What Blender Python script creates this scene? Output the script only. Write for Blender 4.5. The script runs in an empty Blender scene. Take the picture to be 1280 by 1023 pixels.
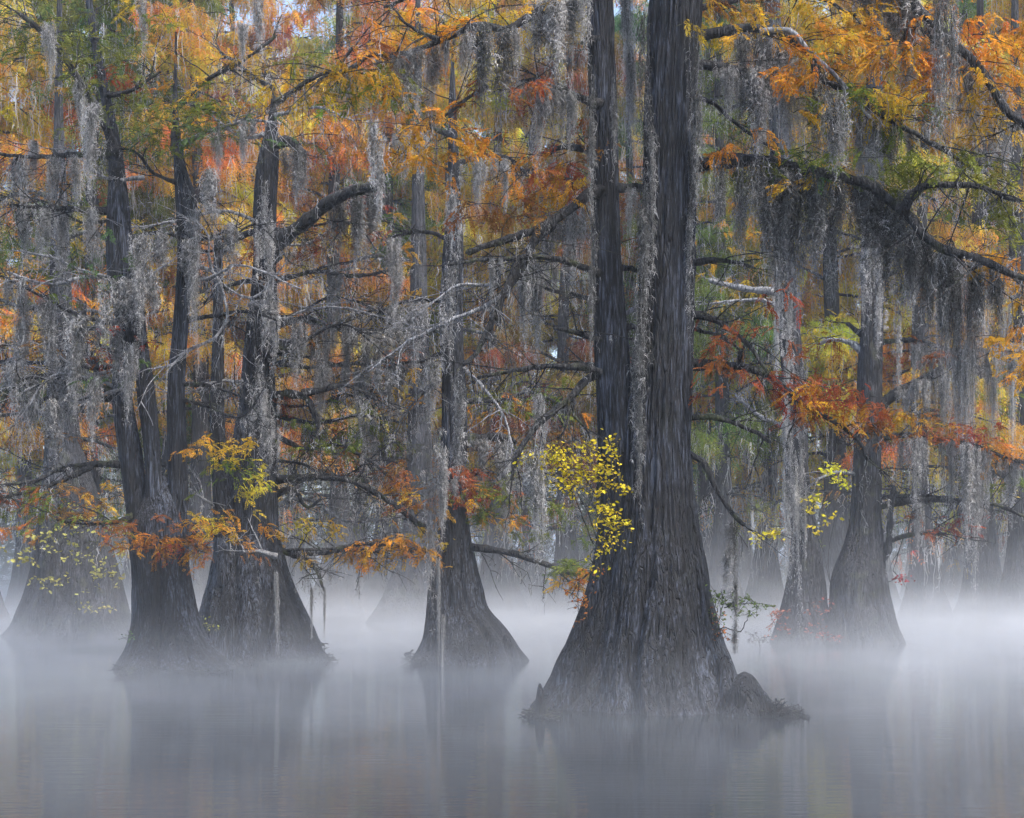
import bpy, math, random
import numpy as np
from mathutils import Vector

# ------------------------------------------------------------------ camera, sky, sun, exposure
SC = bpy.context.scene
COL = SC.collection
F, CX, HY, CAMZ = 1800.0, 640.0, 700.0, 2.0        # focal length in photo pixels, centre column, horizon row, eye height
cam = bpy.data.cameras.new('camera'); camo = bpy.data.objects.new('camera', cam); COL.objects.link(camo)
camo.location = (0, 0, CAMZ); camo.rotation_euler = (math.radians(90), 0, 0)
cam.sensor_width = 36; cam.lens = 36 * F / 1280.0
cam.shift_y = (HY - 511.5) / 1280.0
cam.clip_start = 0.1; cam.clip_end = 4000
SC.camera = camo

SUN_EL, SUN_AZ = math.radians(60), math.radians(128)   # azimuth from +Y, clockwise
w = bpy.data.worlds.new('World'); SC.world = w; w.use_nodes = True
nt = w.node_tree; bgn = nt.nodes['Background']
sky = nt.nodes.new('ShaderNodeTexSky'); sky.sky_type = 'NISHITA'; sky.sun_disc = False
sky.sun_elevation = SUN_EL; sky.sun_rotation = SUN_AZ
sky.air_density = 1.0; sky.dust_density = 3.0; sky.ozone_density = 1.0
nt.links.new(sky.outputs[0], bgn.inputs[0]); bgn.inputs[1].default_value = 0.15
sl = bpy.data.lights.new('sun', 'SUN'); slo = bpy.data.objects.new('sun', sl); COL.objects.link(slo)
sl.energy = 1.5; sl.angle = math.radians(14); sl.color = (1.0, 0.945, 0.87)
sd = Vector((math.sin(SUN_AZ) * math.cos(SUN_EL), math.cos(SUN_AZ) * math.cos(SUN_EL), math.sin(SUN_EL)))
slo.rotation_euler = sd.to_track_quat('Z', 'Y').to_euler(); slo.location = (0, 60, 60)
vs = SC.view_settings; vs.view_transform = 'Standard'; vs.look = 'None'; vs.gamma = 1; vs.exposure = 1.45
SC.display_settings.display_device = 'sRGB'
cy = SC.cycles
cy.max_bounces = 6; cy.diffuse_bounces = 3; cy.glossy_bounces = 2; cy.transmission_bounces = 3
cy.volume_bounces = 1; cy.transparent_max_bounces = 8
cy.volume_step_rate = 1.0; cy.volume_max_steps = 256
cy.use_adaptive_sampling = True; cy.adaptive_threshold = 0.04
cy.use_denoising = True; cy.denoiser = 'OPENIMAGEDENOISE'
cy.caustics_reflective = False; cy.caustics_refractive = False; cy.sample_clamp_indirect = 6

rng = np.random.default_rng(11)

def P(u, v, D):
    """photo pixel + distance in metres -> point"""
    return np.array([(u - CX) / F * D, D, CAMZ - (v - HY) / F * D])

# ------------------------------------------------------------------ materials
def mat(name):
    m = bpy.data.materials.new(name); m.use_nodes = True
    n = m.node_tree.nodes; n.clear()
    out = n.new('ShaderNodeOutputMaterial')
    return m, m.node_tree, out
def node(t, kind, ins=None, **props):
    n = t.nodes.new(kind)
    for k, v in props.items(): setattr(n, k, v)
    for k, v in (ins or {}).items():
        if isinstance(v, bpy.types.NodeSocket): t.links.new(v, n.inputs[k])
        else: n.inputs[k].default_value = v
    return n
def ramp(t, fac, stops):
    r = t.nodes.new('ShaderNodeValToRGB'); t.links.new(fac, r.inputs[0])
    e = r.color_ramp.elements
    while len(e) < len(stops): e.new(0.5)
    for i, (p, c) in enumerate(stops):
        e[i].position = p; e[i].color = (*c, 1)
    return r.outputs[0]

def bark_material(name, dark, mid, light, lichen=0.0):
    m, t, out = mat(name)
    tc = node(t, 'ShaderNodeNewGeometry').outputs['Position']
    mp = node(t, 'ShaderNodeMapping', {0: tc, 'Scale': (14, 14, 1.1)}).outputs[0]
    n1 = node(t, 'ShaderNodeTexNoise', {'Vector': mp, 'Scale': 1.5, 'Detail': 5, 'Roughness': 0.68, 'Distortion': 0.25})
    mp2 = node(t, 'ShaderNodeMapping', {0: tc, 'Scale': (1.3, 1.3, 0.5)}).outputs[0]
    n2 = node(t, 'ShaderNodeTexNoise', {'Vector': mp2, 'Scale': 1.4, 'Detail': 3})
    half0 = node(t, 'ShaderNodeMixRGB', {0: 0.42, 1: n1.outputs[0], 2: n2.outputs[0]})
    mp5 = node(t, 'ShaderNodeMapping', {0: tc, 'Scale': (48, 48, 4.0)}).outputs[0]
    n5 = node(t, 'ShaderNodeTexNoise', {'Vector': mp5, 'Scale': 1.0, 'Detail': 3, 'Roughness': .7})
    half = node(t, 'ShaderNodeMixRGB', {0: 0.4, 1: half0.outputs[0], 2: n5.outputs[0]})
    c = ramp(t, half.outputs[0], [(0.40, dark), (0.5, mid), (0.60, light)])
    mp6 = node(t, 'ShaderNodeMapping', {0: tc, 'Scale': (11, 11, 0.75)}).outputs[0]
    n6 = node(t, 'ShaderNodeTexNoise', {'Vector': mp6, 'Scale': 1.0, 'Detail': 2, 'Distortion': .6})
    ab = node(t, 'ShaderNodeMath', {0: n6.outputs[0], 1: 0.5}, operation='SUBTRACT')
    ab = node(t, 'ShaderNodeMath', {0: ab.outputs[0]}, operation='ABSOLUTE')
    fis = node(t, 'ShaderNodeMapRange', {0: ab.outputs[0], 1: 0.0, 2: 0.045, 3: 0.0, 4: 1.0})
    c = node(t, 'ShaderNodeMixRGB', {0: fis.outputs[0], 1: (*dark, 1), 2: c}).outputs[0]
    if lichen > 0:
        n3 = node(t, 'ShaderNodeTexNoise', {'Vector': tc, 'Scale': 3.2, 'Detail': 4})
        mk = node(t, 'ShaderNodeMapRange', {0: n3.outputs[0], 1: 0.56, 2: 0.68, 3: 0.0, 4: lichen})
        c = node(t, 'ShaderNodeMixRGB', {0: mk.outputs[0], 1: c, 2: (0.10, 0.11, 0.045, 1)}).outputs[0]
    mp4 = node(t, 'ShaderNodeMapping', {0: tc, 'Scale': (42, 42, 2.6)}).outputs[0]
    n4 = node(t, 'ShaderNodeTexNoise', {'Vector': mp4, 'Scale': 1.0, 'Detail': 4, 'Distortion': 0.4})
    hs = node(t, 'ShaderNodeMath', {0: n1.outputs[0], 1: n4.outputs[0]}, operation='ADD')
    hs = node(t, 'ShaderNodeMath', {0: hs.outputs[0], 1: fis.outputs[0]}, operation='ADD')
    bp = node(t, 'ShaderNodeBump', {'Strength': 1.0, 'Distance': 0.06, 'Height': hs.outputs[0]})
    b = node(t, 'ShaderNodeBsdfPrincipled', {'Base Color': c, 'Roughness': 0.7, 'Normal': bp.outputs[0]})
    t.links.new(b.outputs[0], out.inputs[0])
    return m
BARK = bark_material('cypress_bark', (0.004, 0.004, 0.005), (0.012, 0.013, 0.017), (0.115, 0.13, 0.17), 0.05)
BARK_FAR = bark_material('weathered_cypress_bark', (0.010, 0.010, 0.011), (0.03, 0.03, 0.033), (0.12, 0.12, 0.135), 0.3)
LIMB = bark_material('limb_bark', (0.008, 0.0075, 0.0075), (0.022, 0.021, 0.021), (0.09, 0.088, 0.09), 0.8)
DEAD = bark_material('bleached_dead_wood', (0.16, 0.16, 0.165), (0.34, 0.34, 0.35), (0.55, 0.55, 0.56))

def leafy(name, translucency=0.5, use_obj=True, hue=0.06, sat=1.0):
    """thin leaf: colour = object colour varied per spray ('tint' attribute) and by a patch field that belongs to the trees"""
    m, t, out = mat(name)
    at = node(t, 'ShaderNodeAttribute', attribute_name='tint')
    sep = node(t, 'ShaderNodeSeparateColor', {0: at.outputs['Color']})
    oi = node(t, 'ShaderNodeObjectInfo')
    col = oi.outputs['Color']
    pos = node(t, 'ShaderNodeNewGeometry').outputs['Position']
    n = node(t, 'ShaderNodeTexNoise', {'Vector': pos, 'Scale': 0.42, 'Detail': 3})
    h0 = node(t, 'ShaderNodeMapRange', {0: n.outputs[0], 1: 0.36, 2: 0.66, 3: hue * .05, 4: hue * 1.45}, clamp=False)
    h1 = node(t, 'ShaderNodeMapRange', {0: sep.outputs[0], 1: 0.0, 2: 1.0, 3: 0.5 - hue * 0.55, 4: 0.5 + hue * 0.55})
    h = node(t, 'ShaderNodeMath', {0: h0.outputs[0], 1: h1.outputs[0]}, operation='ADD')
    v = node(t, 'ShaderNodeMapRange', {0: sep.outputs[1], 1: 0.0, 2: 1.0, 3: 0.45, 4: 1.45})
    hsv = node(t, 'ShaderNodeHueSaturation', {'Hue': h.outputs[0], 'Saturation': sat, 'Value': v.outputs[0], 'Color': col})
    d = node(t, 'ShaderNodeBsdfPrincipled', {'Base Color': hsv.outputs[0], 'Roughness': 0.6, 'Specular IOR Level': 0.25})
    tr = node(t, 'ShaderNodeBsdfTranslucent', {'Color': hsv.outputs[0]})
    mx = node(t, 'ShaderNodeMixShader', {0: translucency, 1: d.outputs[0], 2: tr.outputs[0]})
    t.links.new(mx.outputs[0], out.inputs[0])
    return m
NEEDLE = leafy('cypress_needles', 0.5, hue=0.035, sat=.98)
NEEDLE_BG = leafy('cypress_needles_mixed', 0.65, hue=0.062, sat=.93)
BROAD = leafy('broad_leaf', 0.45, hue=0.02)

def moss_material(name):
    m, t, out = mat(name)
    at = node(t, 'ShaderNodeAttribute', attribute_name='tint')
    sep = node(t, 'ShaderNodeSeparateColor', {0: at.outputs['Color']})
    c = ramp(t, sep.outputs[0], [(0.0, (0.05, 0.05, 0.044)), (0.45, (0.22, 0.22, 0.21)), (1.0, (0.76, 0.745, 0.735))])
    d = node(t, 'ShaderNodeBsdfPrincipled', {'Base Color': c, 'Roughness': 0.9, 'Specular IOR Level': 0.15})
    tr = node(t, 'ShaderNodeBsdfTranslucent', {'Color': c})
    mx = node(t, 'ShaderNodeMixShader', {0: 0.5, 1: d.outputs[0], 2: tr.outputs[0]})
    t.links.new(mx.outputs[0], out.inputs[0])
    return m
MOSS = moss_material('spanish_moss')

def water_material():
    m, t, out = mat('still_swamp_water')
    pos = node(t, 'ShaderNodeNewGeometry').outputs['Position']
    mp = node(t, 'ShaderNodeMapping', {0: pos, 'Scale': (0.7, 7.0, 1)}).outputs[0]
    n1 = node(t, 'ShaderNodeTexNoise', {'Vector': mp, 'Scale': 1.3, 'Detail': 3, 'Roughness': 0.55})
    bp = node(t, 'ShaderNodeBump', {'Strength': 0.16, 'Distance': 0.02, 'Height': n1.outputs[0]})
    b = node(t, 'ShaderNodeBsdfPrincipled', {'Base Color': (0.018, 0.021, 0.024, 1), 'Roughness': 0.06, 'IOR': 1.33, 'Normal': bp.outputs[0]})
    t.links.new(b.outputs[0], out.inputs[0])
    return m
WATER = water_material()

# ------------------------------------------------------------------ mesh helpers (numpy)
class Acc:
    """collects vertex / quad / triangle arrays for ONE mesh"""
    def __init__(s): s.v = []; s.q = []; s.t = []; s.c = []; s.n = 0
    def add(s, v, q=None, t=None, c=None):
        v = np.asarray(v, dtype=np.float32).reshape(-1, 3)
        if q is not None and len(q): s.q.append(np.asarray(q).reshape(-1, 4) + s.n)
        if t is not None and len(t): s.t.append(np.asarray(t).reshape(-1, 3) + s.n)
        if c is None: c = np.full((len(v), 2), 0.5, np.float32)
        s.v.append(v); s.c.append(np.asarray(c, np.float32).reshape(-1, 2)); s.n += len(v)
    def mesh(s, name, material, smooth=True):
        v = np.concatenate(s.v)
        q = np.concatenate(s.q) if s.q else np.zeros((0, 4), int)
        t = np.concatenate(s.t) if s.t else np.zeros((0, 3), int)
        me = bpy.data.meshes.new(name)
        me.vertices.add(len(v)); me.vertices.foreach_set('co', v.ravel())
        nl = q.size + t.size; me.loops.add(nl)
        me.loops.foreach_set('vertex_index', np.concatenate([q.ravel(), t.ravel()]).astype(np.int32))
        npoly = len(q) + len(t); me.polygons.add(npoly)
        st = np.concatenate([np.arange(len(q)) * 4, len(q) * 4 + np.arange(len(t)) * 3]).astype(np.int32)
        me.polygons.foreach_set('loop_start', st)
        me.polygons.foreach_set('use_smooth', np.full(npoly, smooth, dtype=bool))
        a = me.color_attributes.new('tint', 'FLOAT_COLOR', 'POINT')
        c = np.concatenate(s.c); cc = np.ones((len(v), 4), np.float32); cc[:, :2] = c; cc[:, 2] = 0
        a.data.foreach_set('color', cc.ravel())
        me.materials.append(material)
        me.update(calc_edges=True); me.validate()
        return me
def obj(name, me, parent=None, color=None, kind=None, loc=None):
    o = bpy.data.objects.new(name, me); COL.objects.link(o)
    if parent: o.parent = parent
    if color: o.color = (*color, 1)
    if kind: o['kind'] = kind
    if loc is not None: o.location = loc
    return o
def thing(name, label, cat, loc, group=None):
    o = bpy.data.objects.new(name, None); COL.objects.link(o)
    o.location = loc; o['label'] = label; o['category'] = cat; o.empty_display_size = 0.3
    if group: o['group'] = group
    return o

def vnoise(x, y, seed, px=None):
    """smooth value noise on a lattice; px = period in x"""
    r = np.random.default_rng(seed); tab = r.random((512, 512))
    x0 = np.floor(x).astype(int); y0 = np.floor(y).astype(int)
    fx = x - x0; fy = y - y0
    fx = fx * fx * (3 - 2 * fx); fy = fy * fy * (3 - 2 * fy)
    w_ = (lambda k: k % px) if px else (lambda k: k % 512)
    a = tab[w_(x0) % 512, y0 % 512]; b = tab[w_(x0 + 1) % 512, y0 % 512]
    c = tab[w_(x0) % 512, (y0 + 1) % 512]; d = tab[w_(x0 + 1) % 512, (y0 + 1) % 512]
    return (a * (1 - fx) + b * fx) * (1 - fy) + (c * (1 - fx) + d * fx) * fy

def grid_quads(nr, ns, closed=True):
    i = np.arange(nr - 1)[:, None]; j = np.arange(ns if closed else ns - 1)[None, :]
    j2 = (j + 1) % ns
    return np.stack([i * ns + j, i * ns + j2, (i + 1) * ns + j2, (i + 1) * ns + j], -1).reshape(-1, 4)

def smooth_interp(x, xp, fp):
    """monotone-ish cubic (Catmull-Rom) through sorted xp"""
    xp = np.asarray(xp, float); fp = np.asarray(fp, float)
    m = np.gradient(fp, xp)
    k = np.clip(np.searchsorted(xp, x) - 1, 0, len(xp) - 2)
    h = xp[k + 1] - xp[k]; s = (x - xp[k]) / h
    return ((1 + 2 * s) * (1 - s) ** 2 * fp[k] + s * (1 - s) ** 2 * h * m[k] + s * s * (3 - 2 * s) * fp[k + 1] + s * s * (s - 1) * h * m[k + 1])

def trunk_part(parent, prof, D, seed, sides=150, rows=220, flute=0.2, flute_h=2.5, bark=0.018, ridge=70, dy=0.0, depth=1.0, material=None, name='trunk'):
    """prof: (row, left column, right column) of the silhouette in the photo, at the trunk's own distance"""
    prof = sorted(prof, key=lambda p: -p[0])
    zz = np.array([CAMZ - (p[0] - HY) / F * D for p in prof])
    xl = np.array([(p[1] - CX) / F * D for p in prof]); xr = np.array([(p[2] - CX) / F * D for p in prof])
    if zz[0] > -0.35 and zz[0] < 1.0:       # carry the foot on below the water
        g = (zz[0] + 0.5)
        s0 = (xl[0] - xl[1]) / (zz[0] - zz[1]); s1 = (xr[0] - xr[1]) / (zz[0] - zz[1])
        zz = np.r_[-0.5, zz]; xl = np.r_[xl[0] - s0 * g * 0.7, xl]; xr = np.r_[xr[0] - s1 * g * 0.7, xr]
    s = np.linspace(0, 1, rows) ** 1.15
    z = zz[0] + (zz[-1] - zz[0]) * s
    l = smooth_interp(z, zz, xl); r_ = smooth_interp(z, zz, xr)
    cx = (l + r_) / 2; half = np.maximum((r_ - l) / 2, 0.012)
    th = np.linspace(0, 2 * np.pi, sides, endpoint=False)
    rr = np.random.default_rng(seed)
    fl = np.zeros((rows, sides)); Z = z[:, None]; T = th[None, :] + 0.15 * np.sin(Z * 0.9 + seed) + 0.1 * np.sin(Z * 2.1 + seed)
    for k, a in ((3, .35), (5, .55), (8, .5), (11, .42), (17, .22)):
        fl += a * np.cos(k * T + rr.uniform(0, 6.28) + 0.25 * np.sin(Z * rr.uniform(.3, 1.0)))
    fl = np.clip(fl / 2.0 * 0.5 + 0.5, 0, 1) ** 0.8
    lobes = sum(w_ * np.abs(np.sin(k_ * T / 2 + rr.uniform(0, 6.28) + .2 * np.sin(Z * .7))) ** .55 for k_, w_ in ((9, .55), (14, .3), (23, .15)))
    fl = .45 * fl + .55 * lobes
    amp = flute * np.exp(-np.maximum(Z, 0) / flute_h) + 0.05
    side = np.abs(np.cos(th))[None, :] ** 4           # keep the traced outline
    rad = half[:, None] * (1 - amp * (1 - fl) * (1 - 0.75 * side) + 0.02)
    tu = th[None, :] / (2 * np.pi)
    mean = 0.16 * np.sin(Z * 1.7 + seed)
    n1 = vnoise((tu * ridge + mean + 0.6 * vnoise(tu * 12 + 0 * Z, Z * 1.2, seed + 5, 12)), Z * 1.5 + 0 * tu, seed, ridge)
    n2 = vnoise(tu * ridge * 2 + mean * 2, Z * 3.0 + 0 * tu, seed + 1, ridge * 2)
    rid = np.abs(2 * n1 - 1) ** .55 * 0.9 + np.abs(2 * n2 - 1) ** .6 * 0.35
    bk = bark * np.minimum(1, half[:, None] / 0.25)
    rad = rad + bk * (rid - 0.6) + 0.05 * half[:, None] * (vnoise(tu * 5 + 0 * Z, Z * 0.8, seed + 3, 5) - 0.5) * (1 - side)
    X = cx[:, None] + rad * np.cos(th); Y = D + dy + rad * depth * np.sin(th)
    v = np.stack([X, Y, np.broadcast_to(Z, X.shape)], -1).reshape(-1, 3) - np.array(parent.location)
    a = Acc(); a.add(v, grid_quads(rows, sides))
    top = rows * sides - sides
    a.add(np.array([[cx[-1], D + dy, z[-1] + half[-1] * 0.3]]) - np.array(parent.location))
    a.t.append(np.stack([top + np.arange(sides), top + (np.arange(sides) + 1) % sides, np.full(sides, rows * sides)], -1))
    return obj(name, a.mesh(name, material or BARK), parent)

def resample(pts, n):
    pts = np.asarray(pts, float)
    d = np.r_[0, np.cumsum(np.linalg.norm(np.diff(pts, axis=0), axis=1))]
    s = np.linspace(0, d[-1], n)
    if len(pts) < 3: return np.stack([np.interp(s, d, pts[:, k]) for k in range(3)], -1)
    return np.stack([smooth_interp(s, d, pts[:, k]) for k in range(3)], -1)

def tube(acc, path, rad, sides=7, knob=0.12, seed=0, c=None):
    path = np.asarray(path, float); n = len(path)
    tg = np.gradient(path, axis=0); tg /= np.linalg.norm(tg, axis=1)[:, None] + 1e-9
    up = np.array([0.13, 0.3, 0.94]); a = np.cross(tg, up); a /= np.linalg.norm(a, axis=1)[:, None] + 1e-9
    b = np.cross(tg, a)
    th = np.linspace(0, 2 * np.pi, sides, endpoint=False)
    R = np.asarray(rad)[:, None] * np.ones(sides)
    if knob: R = R * (1 + knob * (np.random.default_rng(seed).random((n, sides)) - 0.5) * 2)
    v = path[:, None, :] + R[..., None] * (np.cos(th)[None, :, None] * a[:, None, :] + np.sin(th)[None, :, None] * b[:, None, :])
    v = np.concatenate([v.reshape(-1, 3), path[-1:] + tg[-1:] * rad[-1]])
    t = np.stack([(n - 1) * sides + np.arange(sides), (n - 1) * sides + (np.arange(sides) + 1) % sides, np.full(sides, n * sides)], -1)
    acc.add(v, grid_quads(n, sides), t, None if c is None else np.tile(c, (len(v), 1)))

def ribbon_strands(acc, starts, lens, width, K=9, curl=0.03, tint=None, flick=6, flick_len=0.05, r=None, taper=0.4, sway=0.05):
    """hanging curly strands as narrow ribbons with short curled side hairs"""
    r = r or rng
    N = len(starts); starts = np.asarray(starts, float)
    if N == 0: return
    s = np.linspace(0, 1, K)
    step = r.normal(0, 1, (N, K, 2)) * curl; step[:, 0] = 0
    walk = np.cumsum(step, 1) * 0.6 + step * 0.8
    drift = r.normal(0, sway, (N, 1, 2)) * (s[None, :, None])
    p = np.zeros((N, K, 3)); p[:, :, :2] = starts[:, None, :2] + walk + drift * np.asarray(lens)[:, None, None]
    p[:, :, 2] = starts[:, None, 2] - s[None, :] * np.asarray(lens)[:, None]
    ang = r.uniform(0, np.pi, (N, 1)) + np.cumsum(r.normal(0, .6, (N, K)), 1)
    wv = np.stack([np.cos(ang), np.sin(ang), 0 * ang], -1) * (np.asarray(width) * (1 - (1 - taper) * s) * r.uniform(.7, 1.3, (N, 1)))[..., None] * 0.5
    v = np.stack([p - wv, p + wv], 2)                       # N,K,2,3
    base = (np.arange(N) * K * 2)[:, None] + (np.arange(K - 1) * 2)[None, :]
    q = np.stack([base, base + 1, base + 3, base + 2], -1).reshape(-1, 4)
    if tint is None: tint = r.random(N)
    c = np.repeat(np.stack([tint, tint], -1), K * 2, axis=0)
    acc.add(v.reshape(-1, 3), q, None, c)
    if flick:
        M = int(N * flick)
        i = r.integers(0, N, M); k = r.integers(0, K - 1, M); f = r.random(M)[:, None]
        p0 = p[i, k] * (1 - f) + p[i, k + 1] * f
        az = r.uniform(0, 2 * np.pi, M); L = flick_len * r.uniform(.5, 1.5, M)
        d = np.stack([np.cos(az) * L, np.sin(az) * L, -L * r.uniform(-.3, 1.0, M)], -1)
        side = np.cross(d, np.array([0, 0, 1.0]) + r.normal(0, .4, (M, 3))); side /= np.linalg.norm(side, axis=1)[:, None] + 1e-9
        wd = (np.asarray(width) * 0.8 if np.isscalar(width) else width[i] * 0.8)
        side = side * np.asarray(wd).reshape(-1, 1) * 0.5
        p1 = p0 + d * 0.6 + np.array([0, 0, 1.0]) * 0.1 * L[:, None]; p2 = p0 + d + np.array([0, 0, -0.35]) * L[:, None]
        v = np.stack([p0 - side, p0 + side, p1 + side, p1 - side, p2], 1)
        b = np.arange(M) * 5
        q = np.stack([b, b + 1, b + 2, b + 3], -1); t = np.stack([b + 3, b + 2, b + 4], -1)
        tt = np.clip(tint[i] + r.normal(.08, .12, M), 0, 1)
        acc.add(v.reshape(-1, 3), q, t, np.repeat(np.stack([tt, tt], -1), 5, axis=0))

def spray_template(nleaf=13, L=0.34, leaf=0.085, wd=0.013, droop=0.10, fan=1.0):
    """feathery cypress spray: leaflets in two ranks on a drooping axis, each a narrow folded blade"""
    V = []; T = []
    for k in range(nleaf):
        s = (k + 0.6) / nleaf
        p = np.array([s * L, 0, -droop * s * s])
        for sg in (-1, 1):
            ll = leaf * (1.05 - 0.55 * abs(s - 0.35)) * fan
            d = np.array([0.75, sg * 0.85, -0.35]); d = d / np.linalg.norm(d) * ll
            mid = p + d * 0.5; n = np.array([-sg * 0.5, 0.6, 0.0]) * wd
            b = len(V)
            V += [p, mid + n * 0.7 + np.array([0, 0, wd * 0.4]), p + d, mid - n * 0.7]
            T += [(b, b + 1, b + 2), (b, b + 2, b + 3)]
    return np.array(V), np.array(T)
TPL_NEAR = spray_template(12, 0.33, 0.075, 0.0125, 0.10)
TPL_FINE = spray_template(9, 0.25, 0.07, 0.0125, 0.08)
TPL_FAR = spray_template(8, 0.58, 0.20, 0.032, 0.28)
TPL_HANG = spray_template(7, 0.60, 0.20, 0.032, 0.42)

def place_sprays(acc, tpl, pos, az, pitch, scale, r=None, tint=None):
    r = r or rng
    V, T = tpl; N = len(pos)
    if N == 0: return
    ca, sa, cp, sp = np.cos(az), np.sin(az), np.cos(pitch), np.sin(pitch)
    roll = r.normal(0, .5, N); cr, sr = np.cos(roll), np.sin(roll)
    x = np.stack([ca * cp, sa * cp, sp], -1)
    y0 = np.stack([-sa, ca, 0 * sa], -1); z0 = np.cross(x, y0)
    y = y0 * cr[:, None] + z0 * sr[:, None]; z = np.cross(x, y)
    M = np.stack([x, y, z], -1) * np.asarray(scale)[:, None, None]
    W = np.einsum('nij,vj->nvi', M, V) + np.asarray(pos)[:, None, :]
    W += r.normal(0, 0.008, W.shape) * np.asarray(scale)[:, None, None]
    tr = (np.arange(N) * len(V))[:, None, None] + T[None]
    if tint is None: tint = r.random(N)
    tv = np.clip(tint[:, None] + r.normal(0, .18, (N, len(V) // 4)), 0, 1); br = np.clip(r.random(N)[:, None] * .7 + r.random((N, len(V) // 4)) * .3, 0, 1)
    c = np.stack([np.repeat(tv, 4, 1), np.repeat(br, 4, 1)], -1).reshape(-1, 2)
    acc.add(W.reshape(-1, 3), None, tr.reshape(-1, 3), c)

# colours of foliage (surface colours)
ORANGE = (0.74, 0.25, 0.02); YELLOW = (0.74, 0.44, 0.03); OLIVE = (0.24, 0.25, 0.03); RUST = (0.36, 0.10, 0.03)
RED = (0.42, 0.052, 0.028); GOLD = (0.72, 0.34, 0.025); LEMON = (0.78, 0.62, 0.03); GREEN = (0.13, 0.19, 0.05); PEACH = (0.62, 0.34, 0.14)

# ------------------------------------------------------------------ setting: water
a = Acc()
gx = np.array([-1500, -60, -20, 0, 20, 60, 1500.0]); gy = np.array([-60, 0, 15, 30, 60, 130, 2500.0])
X, Y = np.meshgrid(gx, gy)
a.add(np.stack([X, Y, 0 * X], -1), grid_quads(len(gy), len(gx), False))
wo = obj('water', a.mesh('water', WATER), kind='structure')

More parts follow.
